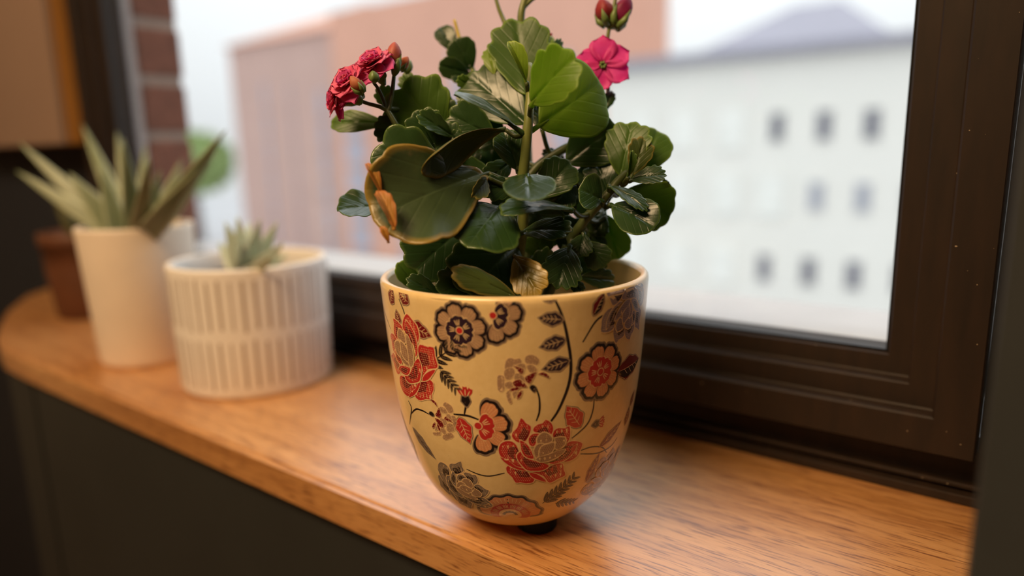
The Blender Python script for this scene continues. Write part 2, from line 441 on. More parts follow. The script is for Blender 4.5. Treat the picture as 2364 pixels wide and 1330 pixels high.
# low grey building in front of it (below the ledge line at the left)
# tree
def crown(name, c, r, n, parent):
    v = []; f = []
    rr = random.Random(3)
    for k in range(n):
        d = Vector((rr.gauss(0, 1), rr.gauss(0, 1), rr.gauss(0, 1))).normalized() * (rr.random() ** .4)
        p = np.array(c) + np.array([d.x * r[0], d.y * r[1], d.z * r[2]]); s = rr.uniform(.18, .4)
        a = Vector((rr.gauss(0, 1), rr.gauss(0, 1), rr.gauss(0, 1))).normalized(); b = a.orthogonal().normalized()
        i = len(v); v += [p - s * np.array(a), p + s * .6 * np.array(b), p + s * np.array(a), p - s * .6 * np.array(b)]; f.append((i, i + 1, i + 2, i + 3))
    o = mesh_obj(name, v, f, M['foliage'], parent, False); o['kind'] = 'stuff'; return o
for (px, py, Y, r) in ((440, 345, 24, (3.4, 2.2, 2.0)),):
    c = on_y((px, py), Y)
    tr = empty('street_tree', (c[0], c[1], GZ), 'pale green tree standing outside beside the brick building', 'tree')
    crown('foliage', (c[0], c[1], c[2] - .8), r, 2600, tr)
    Geo().tube([(c[0], c[1], GZ), (c[0] + .1, c[1], GZ + 4), (c[0], c[1], c[2] - 1.5)], [.3, .24, .12]).build('trunk', M['bark'], tr, True)

# ------------------------------------------------------------------ wall cabinet on the left
M['tan'] = simple('tan_cabinet_board', srgb(140, 116, 102), .6, .05, 5)
M['oak'] = simple('orange_oak_edge', srgb(170, 118, 58), .5, .08, 9)
cb = empty('wall_cabinet', (-1.02, .14, .212), 'plain tan cabinet with an orange wood side on the dark wall', 'cabinet')
Geo().box((-1.30, .126, .2125), (-.829, .1645, .95)).build('body', M['oak'], cb, bevel=.001)
Geo().box((-1.30, .117, .2125), (-.831, .1255, .95)).build('door', M['tan'], cb, bevel=.001)

# ------------------------------------------------------------------ floral pot
POT_ = [(.0, .004), (.026, .004), (.0305, .0046), (.0345, .0066), (.0415, .0132), (.0480, .0215), (.0537, .0335), (.0598, .0545), (.0632, .074),
       (.0652, .093), (.0667, .1117), (.0677, .1265)]
POT = [(r, z + .0038 * (1 - z / .13) + .0017 * (z / .13)) for r, z in POT_]
def spline(prof, per=5):
    return [tuple(p) for p in smooth_path([np.array(p) for p in prof], per)]
outer = [(0, .0077), (.026, .0077)] + spline(POT[2:], 6)
lip = [(r, z + .0017) for r, z in [(.0679, .1290), (.0677, .1308), (.0668, .1319), (.0655, .1322), (.0643, .1316), (.0637, .1300)]]
inner = [(.0632, .122), (.0620, .106), (.0600, .085), (.0, .085)]
def pot_mat():
    m, nt, b = new_mat('cream_glazed_ceramic')
    n = noise(nt, 240, 4, .6, mapping(nt)); n2 = noise(nt, 900, 1, .5, mapping(nt))
    c = ramp(nt, n.outputs['Fac'], [(.3, srgb(230, 198, 138)), (.7, srgb(238, 208, 150))])
    s = ramp(nt, n2.outputs['Fac'], [(.80, (0, 0, 0, 1)), (.83, (1, 1, 1, 1))])
    nt.links.new(mixc(nt, mth(nt, 'MULTIPLY', s.outputs[0], .5), c.outputs[0], srgb(120, 84, 50)), b.inputs['Base Color'])
    b.inputs['Roughness'].default_value = .32; b.inputs['Coat Weight'].default_value = .6; b.inputs['Coat Roughness'].default_value = .12
    return m
M['pot'] = pot_mat()
M['pot_in'] = simple('pale_glaze_inside', srgb(230, 204, 152), .25, .05, 60)
def ink(name, r, g, b_):
    m, nt, b = new_mat('glaze_ink_' + name)
    n = noise(nt, 500, 3, .6, mapping(nt)); c = srgb(r, g, b_)
    rr = ramp(nt, n.outputs['Fac'], [(.3, tuple(x * .9 for x in c[:3]) + (1,)), (.7, tuple(min(1, x * 1.1) for x in c[:3]) + (1,))])
    nt.links.new(rr.outputs[0], b.inputs['Base Color'])
    b.inputs['Roughness'].default_value = .32; b.inputs['Coat Weight'].default_value = .6; b.inputs['Coat Roughness'].default_value = .12
    return m
INK = ['black', 'plum', 'grey', 'halo', 'red', 'crimson', 'tan', 'orange', 'cream', 'mauve']
INKRGB = dict(black=(26, 18, 22), plum=(46, 28, 44), grey=(128, 112, 98), halo=(138, 116, 96), red=(190, 46, 44), crimson=(112, 18, 26),
              tan=(172, 136, 104), orange=(216, 146, 100), cream=(236, 200, 148), mauve=(150, 130, 132))
INKM = [ink(k, *INKRGB[k]) for k in INK]

pot = empty('flower_pot', (0, 0, 0), 'cream ceramic pot printed with red, black and grey flowers, holding the flowering plant', 'flower pot')
Geo().lathe(outer + lip, 0, 0, 128).build('body', M['pot'], pot, True)
Geo().lathe([lip[-1]] + inner, 0, 0, 96).build('lining', M['pot_in'], pot, True)
def soil_mat():
    m, nt, b = new_mat('dark_potting_soil'); n = noise(nt, 160, 6, .7, mapping(nt))
    r = ramp(nt, n.outputs['Fac'], [(.3, srgb(20, 14, 10)), (.7, srgb(62, 44, 30))]); nt.links.new(r.outputs[0], b.inputs['Base Color'])
    b.inputs['Roughness'].default_value = .95; bump(nt, b, n.outputs['Fac'], 1, .004); return m
M['soil'] = soil_mat()
def soil_disc(name, cx, cy, z, r, parent):
    v = [(cx, cy, z + .002)]; f = []; nr, na = 8, 40; rr = random.Random(5)
    for i in range(1, nr + 1):
        for k in range(na):
            a = 2 * PI * k / na; q = r * i / nr; v.append((cx + q * math.cos(a), cy + q * math.sin(a), z + rr.uniform(-.0015, .0015) * (i < nr)))
    for k in range(na): f.append((0, 1 + k, 1 + (k + 1) % na))
    for i in range(nr - 1):
        for k in range(na):
            f.append((1 + i * na + k, 1 + (i + 1) * na + k, 1 + (i + 1) * na + (k + 1) % na, 1 + i * na + (k + 1) % na))
    return mesh_obj(name, v, f, M['soil'], parent, True)
soil_disc('soil', 0, 0, .104, .0612, pot)
M['felt'] = simple('black_felt_pad', srgb(20, 18, 17), .9, .2, 300)
fp = on_z((1246, 1200), .004); a0 = math.atan2(fp[1], fp[0])
for k in range(3):
    a = a0 + (0, 2.45, 3.85)[k]; r_ = .0185
    Geo().lathe([(0, 0), (.0100, 0), (.0106, .0008), (.0104, .0070), (.0100, .0077), (0, .0077)], r_ * math.cos(a), r_ * math.sin(a), 28).build('foot', M['felt'], pot, True)

# --- print on the pot: drawn in surface coordinates (theta, arc length)
prof_o = np.array(outer[1:] + lip[:2]); seg = np.r_[0, np.cumsum(np.linalg.norm(np.diff(prof_o, axis=0), axis=1))]
SMAX = seg[-1]
def rz(s):
    return np.interp(s, seg, prof_o[:, 0]), np.interp(s, seg, prof_o[:, 1])
def s_of_z(z): return float(np.interp(z, prof_o[:, 1], seg))
def cast(px, py):
    d = ray((px, py)); lo = None
    for t in np.arange(.22, .55, .0008):
        p = CAM + d * t
        if p[2] > prof_o[-1, 1] or p[2] < .0077: continue
        if math.hypot(p[0], p[1]) < np.interp(p[2], prof_o[:, 1], prof_o[:, 0]):
            lo = t; break
    if lo is None:                                   # just off the silhouette: nearest approach
        best = min(np.arange(.25, .5, .002), key=lambda t: abs(math.hypot(*(CAM + d * t)[:2]) - np.interp((CAM + d * t)[2], prof_o[:, 1], prof_o[:, 0])))
        p = CAM + d * best
    else:
        a, b = lo - .0008, lo
        for _ in range(18):
            m_ = (a + b) / 2; p = CAM + d * m_
            if math.hypot(p[0], p[1]) < np.interp(p[2], prof_o[:, 1], prof_o[:, 0]): b = m_
            else: a = m_
        p = CAM + d * b
    return math.atan2(p[1], p[0]), s_of_z(p[2])
class Print:
    def __init__(self): self.v = []; self.f = []; self.m = []
    def surf(self, th, s, layer):
        r, z = rz(s); ds = 1e-4
        r2, z2 = rz(min(s + ds, SMAX)); r1, z1 = rz(max(s - ds, 0))
        tr, tz = r2 - r1, z2 - z1; l = math.hypot(tr, tz) + 1e-12; nr, nz = tz / l, -tr / l
        off = .00004 + layer * .000022
        r += nr * off; z += nz * off
        return (r * math.cos(th), r * math.sin(th), z)
    def poly(self, pts, frame, layer, col, step=.0024):
        """pts in local metres (u right, v up) on frame (th0, s0)"""
        pts = [Vector((float(a), float(b))) for a, b in pts]
        if len(pts) < 3: return
        us = [p.x for p in pts]; vs_ = [p.y for p in pts]
        extra = []
        if max(us) - min(us) > step * 1.3 or max(vs_) - min(vs_) > step * 1.3:
            for a in np.arange(min(us), max(us), step):
                for b in np.arange(min(vs_), max(vs_), step):
                    extra.append(Vector((float(a) + .0001, float(b) + .00013)))
        # interior grid points only
        def inside(q):
            c = False; j = len(pts) - 1
            for i in range(len(pts)):
                a, b = pts[i], pts[j]
                if (a.y > q.y) != (b.y > q.y) and q.x < (b.x - a.x) * (q.y - a.y) / (b.y - a.y) + a.x: c = not c
                j = i
            return c
        extra = [q for q in extra if inside(q)]
        th0, s0 = frame
        allv = pts + extra
        S = 1000.0
        try:
            ov, oe, of, *_ = delaunay_2d_cdt([p * S for p in allv], [], [list(range(len(pts)))], 1, 1e-4)
        except Exception:
            return
        b = len(self.v)
        for p in ov:
            s = min(max(s0 + p.y / S, .0005), SMAX - .0003); r, _ = rz(s)
            self.v.append(self.surf(th0 + (p.x / S) / r, s, layer))
        for q in of:
            self.f.append(tuple(b + i for i in q)); self.m.append(INK.index(col))
    def stroke(self, pts, w, frame, layer, col, taper=True):
        P = smooth_path([np.array(p, float) for p in pts], 6); t = np.gradient(P, axis=0); t /= (np.linalg.norm(t, axis=1)[:, None] + 1e-12)
        nn = np.c_[-t[:, 1], t[:, 0]]; k = np.linspace(0, 1, len(P))
        ww = w * (.55 + .45 * np.sin(PI * np.clip(k * .9 + .05, 0, 1)))[:, None] / 2 if taper else np.full((len(P), 1), w / 2)
        self.poly(list(P + nn * ww) + list((P - nn * ww)[::-1]), frame, layer, col)
    def dot(self, c, r, frame, layer, col):
        self.poly([(c[0] + r * math.cos(q), c[1] + r * math.sin(q)) for q in np.arange(0, 2 * PI, PI / 3)], frame, layer, col)
PR = Print()
def to_local(px, py, fr):
    th, s = cast(px, py); r, _ = rz(s)
    d = (th - fr[0] + PI) % (2 * PI) - PI
    return np.array([d * r, s - fr[1]])
def rot(p, a):
    c, s = math.cos(a), math.sin(a); return np.array([p[0] * c - p[1] * s, p[0] * s + p[1] * c])
def grow(poly, k, c=None):
    P = np.array(poly, float); c = P.mean(0) if c is None else np.array(c); return c + (P - c) * k
def offset(poly, d):
    P = np.array(poly, float); c = P.mean(0); w = P - c; return c + w * (1 + d / (np.linalg.norm(w, axis=1)[:, None] + 1e-9))
def rounded(poly, per=3):
    P = [np.array(p, float) for p in poly]; n = len(P); out = []
    for i in range(n):
        a, b, c, d = P[i - 1], P[i], P[(i + 1) % n], P[(i + 2) % n]
        for k in range(per):
            t = k / per
            out.append(.5 * (2 * b + (c - a) * t + (2 * a - 5 * b + 4 * c - d) * t * t + (3 * b - a - 3 * c + d) * t ** 3))
    return np.array(out)
def pin(poly, q):
    c = False; j = len(poly) - 1
    for i in range(len(poly)):
        a, b = poly[i], poly[j]
        if (a[1] > q[1]) != (b[1] > q[1]) and q[0] < (b[0] - a[0]) * (q[1] - a[1]) / (b[1] - a[1]) + a[0]: c = not c
        j = i
    return c
def petal_shape(r0, r1, w, ang, notch=.07):
    """daisy petal between radii: narrow foot, broad rounded tip with two small notches"""
    pts = []; ln = r1 - r0
    for t in np.linspace(0, .62, 6): pts.append((r0 + ln * t, w * (.30 + .70 * math.sin(PI / 2 * t / .62) ** .9)))
    for q in np.linspace(1, -1, 17)[1:-1]:
        an = q * PI / 2; tip = r0 + ln * (.62 + .38 * math.cos(an) ** .8)
        pts.append((tip - ln * notch * (1 - abs(math.cos(q * 1.5 * PI))) * (1 - .3 * abs(q)), w * math.sin(an)))
    for t in np.linspace(.62, 0, 6): pts.append((r0 + ln * t, -w * (.30 + .70 * math.sin(PI / 2 * t / .62) ** .9)))
    return [rot(p, ang) for p in pts]
def daisy(fr, R, n, rot0, fill, inner_col, lo=-400, hi=400, inner_n=5, center='red'):
    for k in range(n):
        a = rot0 + 2 * PI * k / n; deg = (math.degrees(a) + 180) % 360 - 180
        if not (lo <= deg <= hi): continue
        w = R * math.sin(PI / n) * .86
        PR.poly(petal_shape(R * .3, R * 1.09, w * 1.14, a), fr, 1, 'halo')
        PR.poly(petal_shape(R * .32, R * 1.02, w * .99, a), fr, 2, 'black')
        off = rot((R * -.006, R * .014), a)
        PR.poly([p + off for p in petal_shape(R * .32, R * .925, w * .76, a)], fr, 3, fill)
        for j in (-.45, -.15, .15, .45):
            for q in np.linspace(.56, .86, 6): PR.dot(rot((R * q, w * j * q * 1.25), a) + off, R * .014, fr, 4, 'cream')
    for k in range(inner_n):
        a = rot0 + .35 + 2 * PI * k / inner_n; deg = (math.degrees(a) + 180) % 360 - 180
        if not (lo <= deg <= hi): continue
        w = R * .26
        PR.poly(petal_shape(R * .06, R * .56, w * 1.12, a, .16), fr, 5, 'cream')
        PR.poly(petal_shape(R * .09, R * .535, w * 1.0, a, .12), fr, 6, inner_col)
        for j in (-.35, 0, .35):
            PR.stroke([rot((R * .18, w * j * .4), a), rot((R * .38, w * j), a)], R * .03, fr, 7, 'cream')
    PR.poly([(R * .145 * math.cos(q), R * .145 * math.sin(q)) for q in np.arange(0, 2 * PI, .35)], fr, 8, 'cream')
    PR.poly([(R * .115 * math.cos(q), R * .115 * math.sin(q)) for q in np.arange(0, 2 * PI, .4)], fr, 9, center)
PEONY = [
 ('o', [(285,252),(330,300),(375,330),(368,390),(330,460),(280,480),(235,465),(200,420),(215,375),(250,340)]),
 ('o', [(510,268),(560,300),(577,350),(565,400),(520,385),(480,385),(440,390),(395,375),(400,340),(440,310),(480,300)]),
 ('o', [(722,325),(730,390),(720,450),(690,480),(680,425),(600,430),(570,420),(580,370),(620,345),(680,345)]),
 ('o', [(840,485),(800,465),(750,460),(700,480),(690,530),(650,580),(620,620),(650,645),(720,645),(790,600),(820,540)]),
 ('o', [(80,540),(100,485),(150,460),(205,465),(245,500),(265,560),(250,600),(280,660),(310,700),(240,690),(160,650),(100,600)]),
 ('o', [(150,700),(180,680),(240,705),(310,725),(345,745),(370,780),(405,800),(390,835),(330,845),(280,835),(235,838),(205,790),(160,745)]),
 ('o', [(380,740),(450,740),(530,700),(600,665),(660,665),(670,720),(685,770),(620,800),(560,835),(525,830),(490,780),(430,755)]),
 ('p', [(95,605),(170,635),(240,690),(310,710),(330,732),(270,722),(200,697),(140,655)]),
 ('p', [(355,745),(420,755),(480,790),(515,830),(450,815),(390,790)]),
 ('i', [(350,440),(380,400),(430,390),(455,400),(430,430),(420,480),(395,510),(360,495)]),
 ('i', [(535,655),(600,640),(680,580),(740,520),(790,490),(760,560),(700,620),(630,655),(570,668)]),
 ('i', [(245,590),(275,555),(310,575),(330,610),(400,635),(460,650),(520,670),(535,690),(480,725),(400,730),(340,725),(300,690),(260,640)]),
 ('i', [(275,450),(330,480),(370,530),(390,580),(400,620),(350,615),(310,590),(285,540),(280,490)]),
 ('c', [(430,430),(460,395),(495,380),(540,400),(568,440),(550,470),(510,480),(470,490),(430,480)]),
 ('c', [(590,430),(680,425),(680,490),(620,535),(590,520),(595,470)]),
 ('c', [(400,550),(420,500),(460,480),(490,490),(450,530),(440,590),(415,610)]),
 ('c', [(450,540),(480,500),(540,480),(580,470),(585,510),(560,560),(500,590),(450,600)]),
 ('c', [(415,625),(450,600),(530,580),(600,550),(680,530),(660,570),(600,610),(530,640),(460,650)]),
]
fr0 = cast(1130 + 450 / 3.911, 900 + 560 / 3.911)
PEONY_L = [(k, np.array([to_local(1130 + x / 3.911, 900 + y / 3.911, fr0) for x, y in P])) for k, P in PEONY]
def peony(fr, sc, ang, red='red', dark='crimson', core='tan', line='cream', dots='cream', fx=1):
    for i, (k, P) in enumerate(PEONY_L):
        Q = np.array([rot((p[0] * fx, p[1]), ang) * sc for p in P]); Q = rounded(Q, 2); L = 1 + i * .9
        PR.poly(offset(Q, .00042 * sc), fr, L, line)
        PR.poly(offset(Q, -.00012 * sc), fr, L + .3, core if k == 'c' else red)
        if k in 'oi':
            c0 = rot((0, 0), 0); cen = Q.mean(0); inn = grow(Q, .56, cen * .72 + c0 * .28 if k == 'o' else None)
            inn = [q for q in inn]
            PR.poly(inn, fr, L + .5, dark)
        if k != 'p':
            st = .00095 * sc; mn, mx_ = Q.min(0), Q.max(0); sm = grow(Q, .80)
            row = 0
            for b in np.arange(mn[1], mx_[1], st):
                row += 1
                for a in np.arange(mn[0] + (row % 2) * st / 2, mx_[0], st):
                    if pin(sm, (a, b)): PR.dot((a, b), .00019 * sc, fr, L + .7, dark if k == 'c' else dots)
CARN = [('g', [(105,880),(120,800),(160,775),(200,790),(250,780),(265,830),(200,840),(160,880),(140,920)]),
 ('g', [(310,760),(370,745),(435,790),(415,840),(380,830),(320,830),(300,800)]), ('g', [(35,960),(60,940),(100,955),(100,1000),(105,1060),(80,1100),(40,1080)]),
 ('g', [(100,900),(150,870),(190,880),(200,930),(150,980),(110,970)]), ('g', [(215,840),(290,830),(300,870),(270,910),(230,880)]),
 ('g', [(320,850),(370,840),(410,880),(400,910),(360,920),(330,890)]), ('g', [(105,1020),(160,1000),(190,1030),(170,1070),(120,1060)]),
 ('g', [(120,1110),(150,1090),(160,1150),(175,1200),(150,1210),(130,1170)]), ('g', [(180,1100),(230,1080),(210,1130),(190,1150)]),
 ('g', [(205,930),(245,925),(290,960),(300,1000),(250,975),(200,985)]),
 ('r', [(185,850),(285,880),(270,930),(245,920),(220,880)]), ('r', [(300,960),(350,930),(410,910),(370,980),(350,1020),(310,1000)]),
 ('r', [(180,1010),(250,980),(320,1050),(270,1055),(220,1060)]), ('r', [(145,1085),(200,1055),(260,1060),(200,1090)]), ('r', [(220,1165),(235,1110),(275,1085),(255,1150)]),
 ('r', [(425,930),(480,910),(530,950),(515,965),(470,940)]),
 ('k', [(345,1055),(365,1035),(395,1045),(405,1075),(385,1100),(360,1080)])]
frc = cast(1140 + 240 / 4.155, 640 + 980 / 4.155)
CARN_L = [(k, np.array([to_local(1140 + x / 4.155, 640 + y / 4.155, frc) for x, y in P])) for k, P in CARN]
def carnation(fr, sc, ang, fx=1):
    for i, (k, P) in enumerate(CARN_L):
        Q = rounded(np.array([rot((p[0] * fx, p[1]), ang) * sc for p in P]), 2)
        PR.poly(offset(Q, .0003), fr, 1 + i * .4, {'g': 'cream', 'r': 'cream', 'k': 'halo'}[k])
        PR.poly(Q, fr, 1.2 + i * .4, {'g': 'tan', 'r': 'crimson', 'k': 'black'}[k])
        if k in 'gr':
            for q in rounded(grow(Q, .68), 1)[::2]: PR.dot(q, .0002, fr, 9, 'cream')
def leafm(fr, b, t, w, col, halo='halo', vein='cream', hatch=False):
    b, t = np.array(b), np.array(t); d = t - b; L = np.linalg.norm(d); d /= L; nn = np.array([-d[1], d[0]])
    up = [b + d * L * k + nn * w * L * math.sin(PI * k ** .8) * (1 + .10 * math.sin(k * 19)) for k in np.linspace(0, 1, 13)]
    dn = [b + d * L * k - nn * w * L * math.sin(PI * k ** .8) * (1 + .10 * math.sin(k * 19 + 1)) for k in np.linspace(1, 0, 13)][1:-1]
    Q = np.array(up + dn)
    if halo: PR.poly(offset(Q, .0007), fr, 1, halo)
    PR.poly(offset(Q, .0002), fr, 1.5, 'cream') if halo else None
    PR.poly(Q, fr, 2, col)
    if hatch:
        half = np.array([b + d * L * k - nn * w * L * .9 * math.sin(PI * k ** .8) for k in np.linspace(0, 1, 9)] + [b + d * L * k for k in np.linspace(.9, .1, 7)])
        PR.poly(half, fr, 2.5, 'black')
    if vein:
        PR.stroke([b + d * L * .08, b + d * L * .85], .00028, fr, 3, vein)
        for k in (.25, .42, .58, .72):
            for sgn in (1, -1):
                if hatch and sgn == 1: continue
                PR.stroke([b + d * L * k, b + d * L * (k + .13) + sgn * nn * w * L * .62 * math.sin(PI * (k + .1))], .00024, fr, 3, vein)
def fern(fr, b, t, n, ln, col='black'):
    b, t = np.array(b), np.array(t); d = t - b; L = np.linalg.norm(d); d /= L; nn = np.array([-d[1], d[0]])
    PR.stroke([b, b + d * L * .5, t], .0005, fr, 3, col)
    for k in range(n):
        q = .08 + .92 * k / (n - 1)
        for sg in (1, -1):
            l = ln * (1 - .35 * q); e = b + d * L * q; tip = e + (d * .72 + sg * nn * .70) * l
            dd = (tip - e) / l; n2 = np.array([-dd[1], dd[0]]); w = l * .15
            P = [e + dd * l * a + n2 * w * math.sin(PI * min(1, a ** .7)) ** .6 for a in np.linspace(0.02, 1, 8)] + [e + dd * l * a - n2 * w * math.sin(PI * min(1, a ** .7)) ** .6 for a in np.linspace(.95, .05, 7)]
            PR.poly(P, fr, 4, col)
            for a in np.linspace(.2, .85, 6): PR.dot(e + dd * l * a, .00013, fr, 5, 'cream')
def leaf_px(b, t, w, col, **kw):
    fr = cast((b[0] + t[0]) / 2, (b[1] + t[1]) / 2); leafm(fr, to_local(*b, fr), to_local(*t, fr), w, col, **kw)
def stem_px(pts, w, col='black', layer=.6):
    fr = cast(*pts[len(pts) // 2]); PR.stroke([to_local(*p, fr) for p in pts], w, fr, layer, col)
def fern_px(b, t, n, ln):
    fr = cast((b[0] + t[0]) / 2, (b[1] + t[1]) / 2); fern(fr, to_local(*b, fr), to_local(*t, fr), n, ln)
def small_flower(px, py, ang, sc=1.0):
    fr = cast(px, py)
    for a in (-.6, -.1, .45):
        P = [rot(rot(p, a), ang) * sc for p in [(.001, -.0007), (.0045, -.0013), (.0062, -.0008), (.0058, .0003), (.0062, .0012), (.004, .0012), (.001, .0006)]]
        PR.poly(P, fr, 2, 'red'); PR.stroke([rot(rot((.002, 0), a), ang) * sc, rot(rot((.0048, 0), a), ang) * sc], .0004, fr, 3, 'cream')
    C_ = [rot(p, ang) * sc for p in [(-.0035, -.0004), (-.001, -.0022), (.0016, -.0016), (.0009, 0), (.0016, .0016), (-.001, .0022), (-.0035, .0004)]]
    PR.poly(offset(np.array(C_), .0007), fr, 2.4, 'halo'); PR.poly(C_, fr, 2.7, 'black')

for pts, w in (([(1280,690),(1298,730),(1310,780),(1318,840),(1312,890),(1290,945),(1270,975)], .0015), ([(1237,893),(1245,920),(1245,950),(1238,972)], .0009),
               ([(1372,920),(1368,950),(1355,980),(1320,1012)], .0009), ([(943,925),(950,945),(946,980)], .0009), ([(948,957),(960,945),(975,948),(990,956)], .0009),
               ([(1047,956),(1080,960),(1108,970)], .0011), ([(1077,1083),(1105,1095),(1130,1099),(1165,1092)], .0007), ([(921,690),(932,718),(940,746)], .0008),
               ([(1425,715),(1400,725),(1375,742),(1345,790)], .0009), ([(1335,1042),(1365,1032),(1390,1033),(1400,1045)], .0007), ([(1340,1048),(1380,1046),(1410,1030),(1425,1010)], .0007),
               ([(1072,956),(1078,925)], .0010), ([(1047,670),(1046,690)], .0009), ([(880,700),(893,735),(902,760)], .0007)):
    stem_px(pts, w)
daisy(cast(1061, 763), .0128, 8, .2, 'tan', 'plum')
daisy(cast(1138, 728), .0128, 8, .1, 'tan', 'plum', -85, 85)
daisy(cast(1104, 983), .0148, 8, .15, 'orange', 'red', -95, 80)
daisy(cast(1386, 858), .0138, 8, .2, 'orange', 'red')
# big half flower at the foot of the pot
frb = cast(1178, 1188)
for k in range(7):
    a = PI * (k + .5) / 7; w = .0056
    PR.poly(petal_shape(.004, .0170, w * 1.04, a), frb, 1, 'halo'); PR.poly(petal_shape(.004, .0162, w * .93, a), frb, 2, 'black')
    PR.poly(petal_shape(.004, .0151, w * .72, a), frb, 3, 'orange')
    for j in (-.35, 0, .35): PR.stroke([rot((.0105, w * j * .8), a), rot((.0135, w * j), a)], .0003, frb, 4, 'cream')
    PR.poly(petal_shape(.001, .0098, w * .92, a, .05), frb, 5, 'red')
    for j in (-.5, -.17, .17, .5): PR.stroke([rot((.0062, w * j * .6), a), rot((.0088, w * j * .9), a)], .0003, frb, 6, 'cream')
    PR.poly(petal_shape(.0005, .0055, w * .6, a, .05), frb, 7, 'cream')
    PR.dot(rot((.0030, 0), a), .0009, frb, 8, 'black')
peony(fr0, 1.0, 0)
peony(cast(938, 830), 1.12, math.radians(75))
peony(cast(1064, 1122), .82, math.radians(-38), 'grey', 'black', 'tan')
peony(cast(1452, 712), .95, math.radians(200), 'mauve', 'plum', 'mauve')
peony(cast(1392, 1092), .8, math.radians(40), 'mauve', 'grey', 'mauve')
carnation(frc, 1.0, 0)
carnation(cast(1022, 975), .9, math.radians(-62), -1)
for b, t, w in (((1300,738),(1243,734),.26), ((1305,784),(1246,802),.26), ((1314,832),(1252,853),.24), ((1284,690),(1248,688),.2)):
    leaf_px(b, t, w, 'plum')
for b, t, w in (((946,748),(996,777),.26), ((944,700),(952,668),.36), ((902,700),(910,668),.38), ((922,752),(915,716),.36)):
    leaf_px(b, t, w, 'crimson')
leaf_px((1340,985), (1308,938), .30, 'red'); leaf_px((1060,964), (1086,1024), .28, 'red')
leaf_px((1424,860), (1474,827), .22, 'crimson', hatch=True); leaf_px((1370,728), (1379,672), .22, 'crimson', hatch=True)
leaf_px((952,985), (1008,1062), .16, 'grey', halo=None, vein='black'); leaf_px((1384,1032), (1434,972), .14, 'crimson', halo='tan'); leaf_px((1352,1112), (1384,1046), .14, 'crimson', halo='tan')
leaf_px((1443,980), (1452,940), .3, 'crimson'); leaf_px((1455,935), (1464,902), .3, 'crimson')
fern_px((988,842), (1056,796), 6, .0078); fern_px((1016,854), (1050,896), 5, .0056)
fern_px((1252,1162), (1322,1106), 7, .0070); fern_px((1282,1162), (1322,1158), 5, .0052)
small_flower(1075, 922, math.radians(95)); small_flower(1378, 978, math.radians(5), .8)
# the pattern runs on round the unseen side
for dth in (2.05, 4.0):
    b0 = fr0[0] + dth
    peony((b0, fr0[1] + .004), 1.0, .4); daisy((b0 + .55, .105), .0128, 9, .3, 'tan', 'plum'); daisy((b0 - .5, .085), .0132, 9, .6, 'orange', 'red')
    carnation((b0 + .1, .10), 1.0, .5); peony((b0 + .7, .055), .85, 2.2, 'grey', 'black', 'tan'); fern((b0 - .3, .05), (0, 0), (.012, .012), 6, .006)
pp = mesh_obj('printed_pattern', PR.v, PR.f, INKM, pot, True, PR.m)

